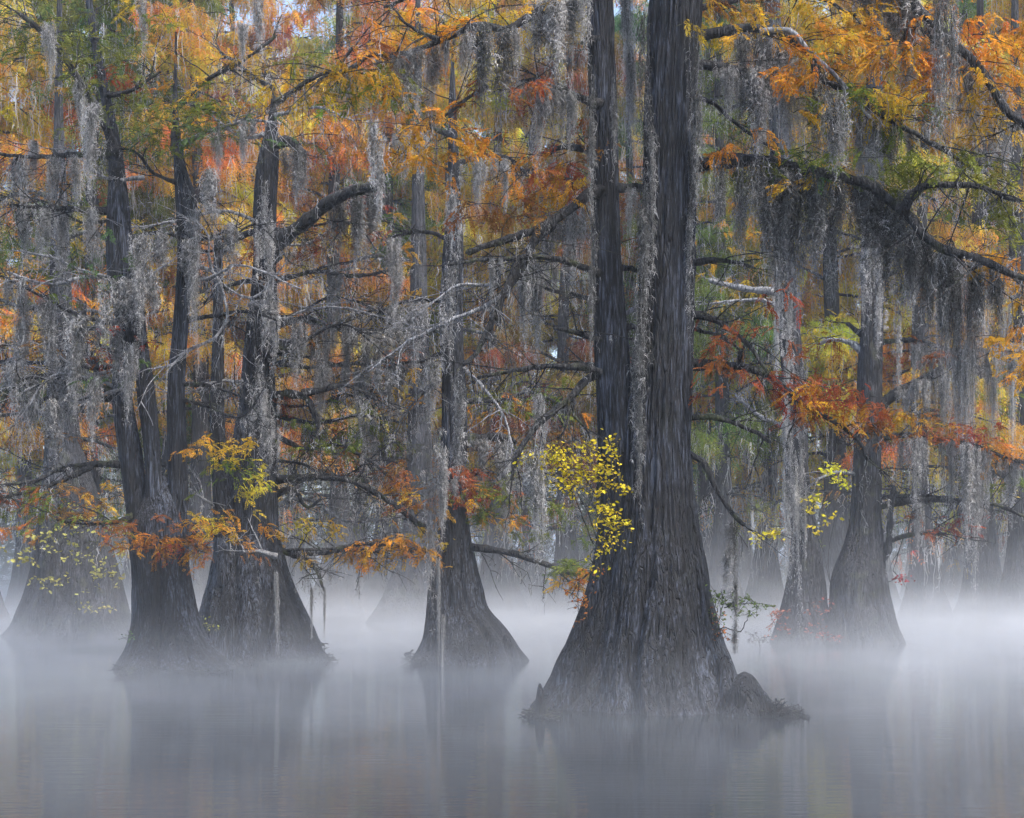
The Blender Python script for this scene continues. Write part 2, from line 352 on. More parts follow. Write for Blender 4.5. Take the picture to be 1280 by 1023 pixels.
# ------------------------------------------------------------------ near trees
class Tree:
    def __init__(s, label, D, u, seed, group=None, name='bald_cypress', cat='tree'):
        s.D = D; s.loc = (float((u - CX) / F * D), float(D), 0.0)
        s.root = thing(name, label, cat, s.loc, group)
        s.r = np.random.default_rng(seed); s.seed = seed
        s.tw = Acc(); s.dead = Acc(); s.fol = {}; s.moss = Acc(); s.tips = []; s.lo = np.array(s.loc)
    def trunk(s, prof, **k):
        return trunk_part(s.root, prof, s.D, s.seed + len(s.root.children) * 7, **k)
    def limb(s, px, r0, r1, y0=0.0, y1=0.0, twigs=10, tl=(.3, 1.0), moss=1.0, dead=False, name='limb', fringe=(.12, .5)):
        """px: columns/rows of the limb in the photo; r0,r1 half widths in px; y0..y1 metres behind (+) or before (-) the trunk axis"""
        n = len(px); r = s.r
        pts = np.array([P(u, v, s.D + y0 + (y1 - y0) * (k / max(1, n - 1)) ** 0.8) for k, (u, v) in enumerate(px)])
        Ln = np.linalg.norm(np.diff(pts, axis=0), axis=1).sum()
        m = max(8, int(Ln / 0.09)); path = resample(pts, m)
        t = np.linspace(0, 1, m); sc = s.D / F
        wob = np.cumsum(r.normal(0, 1, (m, 3)), 0); wob -= np.linspace(0, 1, m)[:, None] * wob[-1]
        path = path + wob * 0.006 + r.normal(0, .004, (m, 3))
        rad = (r0 + (r1 - r0) * t) * sc * (1 + 0.5 * np.exp(-t * m / 3.0))
        rad = rad * (1 + 0.12 * np.sin(np.arange(m) * 0.9 + r.uniform(0, 6)))
        a = Acc(); tube(a, path - s.lo, rad, 8, .14, int(r.integers(1e6)))
        obj(name, a.mesh(name, DEAD if dead else LIMB), s.root)
        s.twiggy(path, rad, twigs, tl, dead)
        s.fringe(path[2:], rad[2:], moss, fringe)
        return path
    def twiggy(s, path, rad, count, tl, dead=False, depth=0):
        r = s.r; m = len(path); acc = s.dead if dead else s.tw
        tgs = np.gradient(path, axis=0)
        for _ in range(count):
            k = int(m * (0.15 + 0.85 * r.random() ** 0.8)); k = min(k, m - 1)
            tg = tgs[k] / (np.linalg.norm(tgs[k]) + 1e-9)
            d = tg * r.uniform(.3, 1.0) + r.normal(0, .55, 3) * np.array([1, 1, .75]) + np.array([0, 0, .05])
            d /= np.linalg.norm(d)
            L = r.uniform(*tl) * (0.55 if depth else 1); nn = 7
            st = r.normal(0, .16, (nn, 3)); st[0] = 0
            seg = d + np.cumsum(st, 0) * 0.7 + np.array([0, 0, -.25]) * np.linspace(0, 1, nn)[:, None]
            p = path[k] + np.cumsum(np.vstack([np.zeros(3), seg[1:]]) * (L / (nn - 1)), 0)
            r0 = min(rad[k] * 0.5, 0.006 + 0.011 * L) * (s.D / 24.0) ** 0.5
            tube(acc, p - s.lo, np.linspace(r0, max(0.0035, r0 * .3), nn), 4, 0)
            s.tips.append(p)
            if depth < 1: s.twiggy(p, np.full(nn, r0), int(r.integers(2, 5)), tl, dead, depth + 1)
            if not dead and r.random() < .55: s.fringe(p[2:], np.full(nn - 2, 0.004), 0.55, (.06, .34))
    def fringe(s, path, rad, dens, ln):
        """thin moss threads along a limb or twig"""
        if dens <= 0 or len(path) < 2: return
        r = s.r
        L = np.linalg.norm(np.diff(path, axis=0), axis=1).sum(); N = int(L * 20 * dens)
        if N < 1: return
        # clumped along the limb
        f = np.sort(r.random(N)); f = np.clip(f + 0.05 * np.sin(f * 40 * max(L, .4) + r.uniform(0, 6)), 0, .999)
        k = f * (len(path) - 1); i = k.astype(int); g = (k - i)[:, None]
        p = path[i] * (1 - g) + path[np.minimum(i + 1, len(path) - 1)] * g
        p = p + np.stack([r.normal(0, .3, N), r.normal(0, .6, N), -np.full(N, .6)], -1) * rad[i][:, None]
        lump = 0.4 + 1.3 * np.abs(np.sin(f * 9 * L + r.uniform(0, 6)))
        le = ln[0] + (ln[1] - ln[0]) * r.random(N) ** 1.8 * lump
        ribbon_strands(s.moss, p - s.lo, le, 0.0085 * (s.D / 22) ** .7, 6, 0.016, None, 4.0, 0.045 * (s.D / 22) ** .5, r)
    def foliage(s, u, v, rx, ry, n, color, dy=0.0, thick=0.5, tpl=None, droop=0.25, scale=1.0, twigs=None):
        """layered spray of feathery foliage centred on a pixel at the tree's distance"""
        r = s.r; D = s.D + dy; c = P(u, v, D); sc = D / F
        key = color; acc = s.fol.setdefault(key, Acc())
        nb = twigs if twigs is not None else max(3, n // 9)
        ctr = np.stack([r.normal(0, .62, nb) * rx * sc, r.normal(0, thick * .6, nb), r.normal(0, .62, nb) * ry * sc], -1)
        for b in ctr:      # a fine twig carries each little group of sprays
            az = r.uniform(0, 2 * np.pi); L = r.uniform(.35, .8); nn = 6
            d = np.array([np.cos(az), np.sin(az) * .7, r.uniform(-.35, .2)])
            p = c + b + d * np.linspace(-.5, .5, nn)[:, None] * L + np.array([0, 0, -.12]) * np.linspace(-.5, 1, nn)[:, None] ** 2 + r.normal(0, .012, (nn, 3))
            tube(s.tw, p - s.lo, np.linspace(.008, .0035, nn) * (s.D / 24) ** .5, 3, 0)
            m = max(3, int(round(n / nb)))
            i = r.integers(1, nn, m); pos = p[i] + r.normal(0, .03, (m, 3))
            place_sprays(acc, tpl or TPL_NEAR, pos - s.lo, az + r.choice([-1, 1], m) * r.uniform(.1, 1.1, m), -droop + r.normal(0, .42, m), scale * r.uniform(.45, 1.0, m), r,
                         np.clip(r.random() * .6 + r.random(m) * .4, 0, 1))
    def finish(s):
        if s.tw.n: obj('twigs', s.tw.mesh('twigs', LIMB), s.root, kind='stuff')
        if s.dead.n: obj('dead_twigs', s.dead.mesh('dead_twigs', DEAD), s.root, kind='stuff')
        if s.moss.n: obj('moss_fringe', s.moss.mesh('moss_fringe', MOSS), s.root, kind='stuff')
        for col, acc in s.fol.items():
            obj('foliage', acc.mesh('foliage', NEEDLE), s.root, color=col, kind='stuff')

# ---- moss beards: a few shapes, shared
def beard_mesh(L, W, n, seed, trail=False, shade=0.0):
    """a beard of moss: several tails of uneven length, each drawing to a ragged point"""
    r = np.random.default_rng(seed); a = Acc()
    nb = max(3, int(W / 0.055)); bx = np.sort(r.uniform(-.5, .5, nb)) * W; by = r.normal(0, .04 + W * .07, nb)
    bl = .22 + .78 * r.random(nb) ** 1.4; bl = np.where(shade > .2, .45 + .55 * bl, bl); bl[r.integers(nb)] = 1.0; bl *= 1 - .45 * (np.abs(bx) / (W * .5)) ** 2
    wt = (.4 + bl) ; wt /= wt.sum(); i = r.choice(nb, n, p=wt)
    sg = .022 + .028 * bl[i]
    dx = r.normal(0, 1, n); dy = r.normal(0, 1, n); d = np.hypot(dx, dy)
    z0 = -L * bl[i] * .55 * r.random(n) ** 2.2
    if trail: z0 = z0 * .7 - L * .5 * r.random(nb)[i] - .25 * L * r.random(n) * d * .5
    le = np.maximum(.08, (L * bl[i] * np.exp((-.25 if shade > .2 else -.4) * d) * r.uniform(.5, 1.15, n) + z0 * .4))
    x = bx[i] + dx * sg; y = by[i] + dy * sg
    tint = np.clip(.22 - shade * .7 + (.26 - shade * .3) * d + r.normal(0, .13, n), 0, 1)  # dark core, pale outer threads: backlight worked into the tint
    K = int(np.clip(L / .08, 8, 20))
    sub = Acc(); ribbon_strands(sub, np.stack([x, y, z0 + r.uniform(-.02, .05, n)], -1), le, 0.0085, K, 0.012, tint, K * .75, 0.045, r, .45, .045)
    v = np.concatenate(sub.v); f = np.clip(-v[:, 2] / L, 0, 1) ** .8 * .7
    tc_ = np.concatenate(sub.c); tc_[:, 0] = np.clip(tc_[:, 0] + .55 * np.clip(-v[:, 2] / L, 0, 1) ** 1.2 - .08, 0, 1); sub.c = [tc_]   # tips lightened: the glow of backlit moss put into the colour
    ns = n * K * 2                                        # threads draw to their own tail, side hairs move as one piece
    v[:ns, 0] = v[:ns, 0] * (1 - f[:ns]) + np.repeat(bx[i], K * 2) * f[:ns]
    hair = v[ns:].reshape(-1, 5, 3); hm = hair[:, 0, 0]; hf = f[ns:].reshape(-1, 5)[:, 0]
    hair[:, :, 0] += ((bx[np.abs(hm[:, None] - bx[None, :]).argmin(1)] - hm) * hf)[:, None]
    ph = r.uniform(0, 6); v[:, 0] += .02 * L * np.sin(-v[:, 2] / L * 4 + ph) * np.clip(-v[:, 2] / L, 0, 1)
    sub.v = [v]
    return sub.mesh('moss_beard', MOSS)
BEARDS = {}
for k, (L, W, n) in enumerate([(1.0, .5, 190), (1.4, .4, 190), (1.7, .3, 170), (2.0, .22, 150), (1.2, .14, 80), (0.7, .3, 110), (1.5, .55, 250), (2.6, .2, 170), (3.2, .6, 330), (4.6, .55, 340), (2.2, .7, 320)]):
    BEARDS[k] = [(L, W, beard_mesh(L, W, n, 300 + k * 3 + j)) for j in range(3)]
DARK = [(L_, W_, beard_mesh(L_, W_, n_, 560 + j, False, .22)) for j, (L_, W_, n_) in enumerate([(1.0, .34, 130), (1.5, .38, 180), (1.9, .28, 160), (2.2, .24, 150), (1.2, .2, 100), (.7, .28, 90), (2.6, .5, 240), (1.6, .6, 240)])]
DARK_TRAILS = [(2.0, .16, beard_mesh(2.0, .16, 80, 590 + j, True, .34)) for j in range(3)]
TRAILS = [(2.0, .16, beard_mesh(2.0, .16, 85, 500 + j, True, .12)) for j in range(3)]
WIDE = [(2.8, .36, beard_mesh(2.8, .36, 190, 520 + j, True)) for j in range(3)]
def beards(D, items, label, group, name='moss_beard'):
    cling = group in ('moss on the thicker stem', 'moss on the slimmer stem', 'moss on the stout stem', 'moss on the middle stem', 'moss on the thick misty stem', 'moss on the slim misty cypress', 'thin moss string')
    ml, mw = float(np.median([i_[2] for i_ in items])), float(np.median([i_[3] for i_ in items]))
    for q, (u, v, ln, wd, *dy) in enumerate(items):
        DD = D + (dy[0] if dy else rng.uniform(-.3, .3)); sc = DD / F
        L, W = ln * sc * 1.35, wd * sc * 1.15
        best = min(BEARDS, key=lambda k: abs(math.log((BEARDS[k][0][1] / BEARDS[k][0][0]) / (W / L))) + .8 * abs(math.log(BEARDS[k][0][0] / L)))
        l0, w0, me = BEARDS[best][int(rng.integers(3))]
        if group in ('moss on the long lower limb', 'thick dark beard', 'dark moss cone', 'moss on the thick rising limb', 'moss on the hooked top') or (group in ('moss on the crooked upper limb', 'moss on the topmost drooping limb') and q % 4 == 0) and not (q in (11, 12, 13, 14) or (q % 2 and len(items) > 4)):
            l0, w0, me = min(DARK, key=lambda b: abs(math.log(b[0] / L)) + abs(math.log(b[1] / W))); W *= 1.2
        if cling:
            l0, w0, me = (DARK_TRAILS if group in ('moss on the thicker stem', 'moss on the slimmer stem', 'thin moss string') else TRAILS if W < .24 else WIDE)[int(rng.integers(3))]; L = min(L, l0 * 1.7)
        o = obj(name, me, loc=tuple(P(u, v, DD)))
        o.scale = (W / w0 * (1 if rng.random() < .5 else -1), max(.5, W / w0) * rng.uniform(.8, 1.2), L / l0); o.rotation_euler.z = rng.normal(0, .25)
        size = ('long' if ln > ml * 1.12 else 'short' if ln < ml * .88 else 'middling') + (' broad' if wd > mw * 1.1 else ' narrow' if wd < mw * .9 else '')
        o['label'] = (size + ' ' if len(items) > 2 else '') + label; o['category'] = 'moss'; o['group'] = group

# ================= the great twin-stemmed cypress
T1 = Tree('massive twin-stemmed bald cypress with wide fluted foot, its two tall stems parting low down', 19.6, 812, 1)
T1.trunk([(-420, 815, 868), (0, 812, 876), (100, 808, 869), (200, 806, 868), (300, 803, 868), (400, 798, 866), (480, 788, 864), (560, 780, 863), (620, 775, 868),
          (680, 765, 876), (720, 757, 884), (760, 748, 892), (800, 738, 904), (840, 727, 920), (870, 718, 936), (886, 712, 946)],
         sides=340, rows=420, flute=.42, flute_h=2.4, bark=.05, ridge=62, depth=1.0)
T1.trunk([(-420, 726, 756), (0, 735, 767), (100, 737, 770), (200, 740, 773), (300, 741, 776), (400, 743, 783), (480, 746, 790), (560, 749, 800), (620, 748, 805),
          (680, 746, 812), (720, 739, 815), (760, 727, 815), (800, 710, 812), (840, 691, 808), (870, 675, 800), (886, 662, 795)],
         sides=240, rows=380, flute=.42, flute_h=2.2, bark=.042, ridge=42, dy=.12)
L = T1.limb
L([(855, 50), (900, 42), (940, 38), (965, 42), (985, 50), (1003, 62), (1018, 78), (1026, 98), (1050, 112), (1080, 130), (1120, 155), (1150, 172), (1185, 190), (1215, 208)], 7, 2.5, 0, -.8, 22)
L([(950, 40), (985, 37), (1010, 60), (1040, 90), (1065, 115), (1087, 147)], 3, 1.8, -.4, -.8, 6, moss=.3, dead=True)
L([(850, 212), (900, 200), (945, 200), (985, 208), (1040, 218), (1080, 228), (1110, 248), (1135, 270), (1150, 290), (1180, 310), (1215, 320), (1260, 340), (1295, 352)], 9, 4, 0, -1.2, 20, moss=1.4)
L([(1130, 266), (1133, 250), (1145, 237), (1170, 230), (1220, 231), (1275, 252)], 4.5, 2.5, -.9, -1.3, 12)
L([(855, 80), (895, 82), (932, 88)], 6, 4.5, -.1, -.4, 4)
L([(855, 330), (905, 325), (942, 334)], 4, 2, 0, -.3, 6, moss=.3)
L([(852, 390), (890, 398), (915, 415), (935, 430), (950, 452), (962, 470)], 4.5, 2, 0, -.5, 9, moss=.4)
L([(855, 455), (920, 458), (960, 470), (985, 490), (1010, 510), (1045, 530), (1075, 556), (1085, 575)], 6, 2, 0, -.6, 16, moss=.6)
L([(926, 458), (925, 445), (932, 430)], 3, 1.5, -.2, -.3, 3, moss=.2)
L([(852, 408), (895, 420), (925, 437)], 3, 1.5, 0, .4, 5, moss=.2)
L([(852, 523), (900, 522), (935, 535), (963, 553)], 4, 2.2, 0, -.5, 5, moss=.2)
L([(855, 565), (880, 580), (895, 610), (918, 645), (930, 657)], 4, 2.5, 0, -.4, 4, moss=.3)
L([(860, -170), (960, -130), (1060, -80), (1120, -20), (1150, 18), (1180, 45), (1215, 75), (1240, 105), (1260, 140), (1290, 160)], 10, 4.5, 0, -1.0, 20, moss=1.6)
L([(760, 236), (745, 240), (715, 260), (685, 280), (660, 290), (620, 303), (585, 315)], 7, 4, .1, -.5, 10)
L([(690, 278), (668, 300), (655, 332), (640, 355)], 6, 3, -.2, -.5, 6)
L([(758, 345), (740, 338), (715, 328), (680, 322), (640, 323), (600, 325), (560, 331)], 4.5, 2, .1, -.8, 12)
L([(650, 328), (632, 370), (615, 407), (595, 444), (578, 456)], 5, 3, -.5, -.9, 10, moss=.8)
L([(640, 345), (625, 372), (596, 388), (560, 402), (520, 420), (460, 465)], 3, 1.2, -.5, -1.0, 14, moss=.3, dead=True)
L([(620, 355), (600, 358), (575, 358), (540, 380), (515, 400)], 2, 1.0, -.5, -1.0, 8, moss=.2, dead=True)
L([(760, 378), (745, 374), (720, 368), (682, 361)], 3.5, 2, .1, -.2, 5, moss=.3)
L([(760, 428), (745, 424), (720, 415), (693, 411)], 4, 2.2, .1, -.3, 5, moss=.3)
L([(760, 468), (745, 465), (720, 460), (680, 460), (640, 465), (598, 472)], 5, 2, .1, -.6, 12, moss=.5)
L([(755, 458), (738, 455), (720, 452)], 3, 1.5, .1, .2, 2, moss=.1)
L([(756, 462), (730, 478), (710, 500), (680, 525), (660, 548), (645, 572), (640, 600)], 5, 3, .1, -.7, 12, moss=1.0)
L([(715, 492), (718, 515), (735, 540), (738, 548)], 1.8, 1, -.2, -.2, 3, moss=.2)
L([(715, 505), (708, 530), (700, 545)], 1.8, 1, -.2, -.3, 3, moss=.2)
L([(752, 130), (735, 127), (710, 115), (690, 103), (670, 99), (650, 102)], 5, 2, 0, -.5, 6, moss=.8)
L([(748, 50), (735, 49), (727, 54)], 4, 2.5, 0, -.1, 1, moss=0)
L([(768, 236), (790, 234), (815, 236)], 5, 5, .1, .2, 1, moss=.4)
L([(772, 335), (790, 336), (812, 340)], 3, 3.5, .1, .2, 1, moss=.2)
L([(775, 395), (790, 386), (810, 372)], 2.5, 2, .1, .3, 2, moss=.2, dead=True)
L([(780, 412), (790, 409), (808, 413)], 3, 3, .1, .2, 1, moss=.2)
L([(750, -70), (720, -30), (690, 0), (669, 17), (650, 32), (632, 39), (601, 35), (548, 50), (501, 67), (470, 66), (437, 84), (398, 92), (360, 118)], 6, 2, 0, -1.2, 26, moss=1.3)
L([(548, 50), (520, 40), (500, 24)], 2.5, 1.2, -.9, -1.2, 5, moss=.3)
L([(607, 110), (580, 125), (560, 140), (545, 148), (530, 165)], 2.5, 1.2, -.8, -1.3, 8, moss=.3)
L([(760, 210), (730, 188), (700, 185), (680, 195)], 5, 3, .1, .5, 8, moss=.9)
L([(860, 15), (900, 5), (960, -10), (1030, 0), (1070, 20)], 4, 2, 0, .8, 14, moss=1.0)
L([(740, -120), (700, -110), (640, -60), (590, -30), (540, -10), (480, 10)], 6, 2, 0, .8, 18, moss=1.2)
L([(860, 120), (890, 130), (930, 165), (980, 190)], 3, 1.5, 0, .6, 8, moss=.8)
fo = T1.foliage
for a_ in [(1000, 70, 55, 40, 90, ORANGE, -.6), (1090, 85, 70, 45, 150, ORANGE, -.5), (1060, 45, 60, 35, 110, GOLD, -.2), (1040, 30, 50, 25, 70, YELLOW, .3), (1110, 120, 40, 25, 60, GOLD, -.7),
           (1080, 130, 45, 20, 50, OLIVE, -.7), (1210, 60, 60, 60, 170, ORANGE, -.3), (1255, 50, 40, 60, 120, ORANGE, 0), (1240, 130, 45, 30, 60, GOLD, -.6), (1150, 200, 70, 22, 70, OLIVE, -.8),
           (1205, 215, 70, 22, 90, OLIVE, -.9), (1250, 255, 50, 25, 60, OLIVE, -.9), (890, 20, 30, 20, 35, GOLD, 0), (930, 30, 45, 25, 45, RUST, .2), (905, 190, 45, 12, 50, ORANGE, -.2),
           (985, 200, 40, 10, 35, OLIVE, -.4), (1000, 195, 15, 8, 12, GREEN, -.5), (1060, 210, 60, 14, 40, GOLD, -.5), (1265, 380, 18, 60, 70, ORANGE, -.4), (1262, 325, 20, 20, 30, ORANGE, -.5),
           (1045, 495, 55, 14, 110, RED, -.5), (1000, 490, 45, 18, 60, RED, -.5), (1085, 515, 30, 16, 40, RED, -.6), (1050, 505, 60, 10, 40, ORANGE, -.5), (935, 430, 50, 30, 60, RED, -.4), (885, 445, 22, 35, 30, RED, -.2),
           (1010, 455, 40, 30, 25, RED, .3), (710, 205, 40, 22, 80, RED, .1), (690, 225, 25, 30, 40, ORANGE, .2), (735, 190, 20, 20, 25, RUST, .2), (640, 260, 60, 25, 60, RUST, .4),
           (440, 90, 60, 22, 80, GOLD, -1.0), (500, 30, 70, 25, 80, GOLD, .3), (550, 40, 50, 22, 60, ORANGE, -.4), (470, 100, 55, 25, 60, OLIVE, -1), (560, 150, 40, 22, 50, ORANGE, -1.1), (610, 20, 50, 20, 60, GOLD, .5),
           (660, 30, 22, 18, 25, YELLOW, -.2), (520, 175, 50, 30, 50, ORANGE, -1), (630, 110, 30, 15, 25, RUST, -.9), (790, 250, 18, 60, 30, RED, .5), (480, 65, 35, 18, 30, RUST, -.8)]:
    u_, v_, rx, ry, n_, c_, dy_ = a_
    fo(u_, v_, rx * 1.15, ry * 1.15, int(n_ * (1.7 if c_ == RED else 1.5)), c_, dy_, droop=.45, scale=.72 if c_ == RED else 1.0)
# crown above the picture
for k in range(14):
    fo(rng.uniform(560, 1180), rng.uniform(-330, -60), 90, 45, 60, [ORANGE, GOLD, OLIVE, RUST][k % 4], rng.uniform(-1.5, 1.5))
T1.finish()
D1 = 19.4
beards(D1, [(975, 212, 150, 30), (1000, 212, 130, 35), (1030, 220, 150, 20), (985, 210, 190, 22), (1060, 228, 110, 22), (1100, 245, 140, 30), (1120, 262, 150, 28), (1145, 288, 110, 20), (960, 206, 90, 20),
            (925, 204, 110, 15), (900, 204, 70, 12), (1180, 312, 160, 30), (1200, 320, 220, 35), (1168, 306, 150, 25), (1232, 330, 120, 25), (1085, 232, 100, 20), (1015, 216, 100, 26), (945, 204, 70, 14)],
       'grey moss beard hanging from the long lower limb of the twin-stemmed cypress', 'moss on the long lower limb')
beards(D1, [(945, 45, 140, 35), (965, 50, 120, 30), (985, 60, 130, 25), (998, 74, 110, 20), (1020, 92, 90, 20), (1040, 112, 90, 18), (1060, 122, 100, 18), (1085, 138, 120, 25), (1110, 150, 70, 15), (925, 44, 70, 22), (1135, 165, 60, 16)],
       'grey moss beard hanging from the crooked upper limb of the twin-stemmed cypress', 'moss on the crooked upper limb')
beards(D1, [(1045, 118, 80, 18, -1.2)], 'dark cone of moss dangling below the crooked upper limb', 'dark moss cone')
beards(D1, [(1105, -40, 100, 40), (1130, -15, 110, 45), (1150, 15, 130, 35), (1165, 28, 140, 30), (1183, -40, 230, 18, -1.3), (1200, 62, 120, 30), (1225, 88, 110, 30), (1245, 112, 100, 25), (1090, -50, 90, 30), (1262, 140, 90, 25)],
       'grey moss curtain hanging from the topmost drooping limb of the twin-stemmed cypress', 'moss on the topmost drooping limb')
beards(D1, [(905, 86, 60, 20), (940, 88, 100, 22), (953, 92, 110, 16), (920, 86, 70, 18)], 'moss beard on the short mossy stub of the twin-stemmed cypress', 'moss on the short stub')
beards(D1, [(810, 0, 330, 14, -.3), (806, 140, 240, 16, -.25), (868, -20, 240, 14, -.25), (800, 300, 200, 14, -.3), (866, 160, 160, 10, -.2), (797, 420, 170, 10, -.35)],
       'dark moss trail clinging to the thicker stem of the twin-stemmed cypress', 'moss on the thicker stem')
beards(D1, [(737, 30, 210, 10, -.1), (770, 60, 120, 8, -.1), (741, 220, 200, 8, -.1)], 'moss trail clinging to the slimmer stem of the twin-stemmed cypress', 'moss on the slimmer stem')
beards(D1, [(786, -10, 170, 14, .8), (792, 60, 130, 12, .6), (790, 236, 60, 12)], 'pale moss beard in the gap between the two stems of the great cypress', 'moss between the two stems')
beards(19.0, [(617, 38, 140, 30, -.6)], 'thick dark square-topped moss beard on the pale-leaved bough beside the slimmer stem', 'thick dark beard')
beards(18.9, [(585, 40, 70, 16), (560, 48, 55, 14), (520, 62, 95, 25), (540, 55, 90, 20), (500, 68, 60, 15), (680, 5, 150, 26), (700, -18, 180, 30), (722, -30, 140, 20), (470, 66, 60, 16), (640, 36, 60, 14), (440, 84, 60, 12)],
       'grey moss beard hanging from the bough that reaches away from the slimmer stem', 'moss on the long bough from the slimmer stem')
beards(19.2, [(690, 102, 90, 30), (675, 100, 100, 20), (710, 114, 80, 20), (655, 102, 50, 14)], 'moss beard under the short lichened bough of the slimmer stem', 'moss on the short lichened bough')
beards(19.0, [(665, 330, 120, 22, .6), (660, 322, 200, 22, .9), (690, 280, 90, 24, .9), (720, 258, 120, 22, .9), (700, 324, 60, 14, .6), (620, 324, 60, 12)],
       'grey moss beard hanging between the slimmer stem and the lone middle cypress', 'moss on the boughs beside the slimmer stem')
beards(19.0, [(670, 565, 128, 24, -.6)], 'pale shaggy moss column hanging beside the yellow-leaved shrub', 'pale column')
beards(19.2, [(918, 640, 150, 7, -.35), (915, 650, 60, 14, -.35), (920, 770, 40, 8, -.35)], 'long thin moss string trailing from a drooping dead limb end', 'thin moss string')

# ================= triple-stemmed cypress and the stout one behind it
T2 = Tree('bald cypress parting into three slim stems above a flared fluted foot', 26.6, 205, 2)
T2.trunk([(590, 192, 204), (625, 178, 222), (655, 166, 232), (700, 165, 234), (725, 166, 238), (760, 166, 245), (790, 163, 255), (810, 157, 268), (824, 149, 282), (832, 144, 292)], sides=200, rows=200, flute=.38, flute_h=1.7, bark=.036, ridge=54)
T2.trunk([(-60, 104, 109), (40, 112, 121), (110, 124, 136), (200, 136, 154), (270, 134, 162), (330, 134, 167), (420, 146, 170), (495, 140, 165), (560, 148, 176), (656, 160, 190), (700, 163, 200)], sides=70, rows=200, flute=.05, bark=.02, ridge=30)
T2.trunk([(330, 170, 180), (431, 172, 187), (490, 174, 196), (555, 182, 202), (656, 186, 208), (700, 186, 212)], sides=60, rows=140, flute=.05, bark=.018, ridge=24, dy=-.15)
T2.trunk([(40, 219, 221), (165, 216, 225), (220, 218, 234), (320, 222, 241), (400, 217, 236), (480, 210, 231), (560, 209, 233), (656, 210, 236), (700, 205, 236)], sides=70, rows=200, flute=.05, bark=.02, ridge=30)
L = T2.limb
L([(148, 265), (110, 262), (60, 260), (12, 257)], 4.5, 2, 0, -.5, 16)
L([(148, 195), (100, 192), (60, 196), (-5, 192)], 4, 1.8, 0, -.5, 16)
L([(146, 195), (138, 170), (125, 140), (100, 100), (80, 70), (60, 45), (25, 18)], 6, 3, 0, -1, 22)
L([(118, 52), (115, 30), (110, -30)], 4, 3, 0, .2, 5)
L([(152, 498), (120, 480), (95, 470), (60, 468), (30, 472), (-5, 508)], 5, 2.5, 0, -.6, 18)
L([(150, 500), (100, 500), (52, 501), (30, 510)], 3.5, 1.6, 0, .3, 12)
L([(162, 582), (120, 580), (75, 587), (45, 600), (5, 606)], 4.5, 1.8, 0, -.8, 16, moss=.4)
L([(115, 583), (70, 603), (25, 618), (-10, 622)], 3, 1.5, -.4, -.9, 12, moss=.4)
L([(150, 460), (75, 455), (30, 453), (-10, 450)], 4, 2, 0, .7, 14)
L([(152, 350), (110, 345), (60, 355), (10, 340)], 3, 1.5, 0, -.7, 14, dead=True)
L([(150, 405), (100, 395), (50, 370), (0, 345)], 3, 1.4, 0, -.6, 14, moss=.6)
L([(155, 300), (200, 290), (250, 300), (300, 280)], 3, 1.4, 0, -.4, 12, moss=.8)
L([(230, 335), (250, 333), (267, 341), (278, 370), (283, 395), (268, 423), (235, 440), (215, 456), (185, 462)], 2.6, 1.2, -.2, -.8, 16, moss=.2, dead=True)
L([(265, 340), (262, 320), (258, 290), (245, 275)], 1.6, .9, -.5, -.8, 6, moss=.2, dead=True)
L([(220, 165), (218, 182), (228, 210), (240, 240), (242, 268)], 4, 3, -.1, -.3, 5)
L([(232, 400), (270, 395), (310, 390), (345, 400)], 3, 1.5, 0, -.5, 12)
L([(228, 480), (262, 482), (300, 495)], 3, 1.5, 0, -.3, 8)
L([(228, 180), (270, 160), (310, 150), (350, 155)], 3, 1.5, 0, -.8, 14, dead=True, moss=.4)
L([(225, 230), (190, 215), (170, 190), (150, 185)], 2.5, 1.4, 0, -.7, 10)
L([(225, 130), (260, 100), (300, 80), (345, 45)], 3, 1.5, 0, -.5, 14, moss=.8)
L([(128, 120), (170, 110), (200, 90)], 3, 1.4, 0, -.5, 10, moss=.6)
L([(180, 400), (170, 380), (185, 350), (210, 330)], 2, 1, -.2, -.7, 9, dead=True, moss=.2)
L([(172, 640), (150, 650), (110, 655), (70, 650)], 3, 1.4, 0, -1.1, 10, moss=.2)
L([(225, 680), (245, 672), (270, 670), (290, 660)], 2.5, 1.2, -.2, -1.0, 8, moss=.2)
for k in range(12):
    su = [150, 152, 180, 225, 226][k % 5]; sv = T2.r.uniform(220, 520); dr = -1 if su < 200 else 1
    L([(su, sv), (su + dr * T2.r.uniform(30, 50), sv + T2.r.uniform(-20, 12)), (su + dr * T2.r.uniform(70, 100), sv + T2.r.uniform(-35, 25)), (su + dr * T2.r.uniform(110, 150), sv + T2.r.uniform(-40, 40))], 2.2, .9, 0, T2.r.uniform(-1.2, .2), 14, moss=.6, dead=k % 3 != 0)
fo = T2.foliage
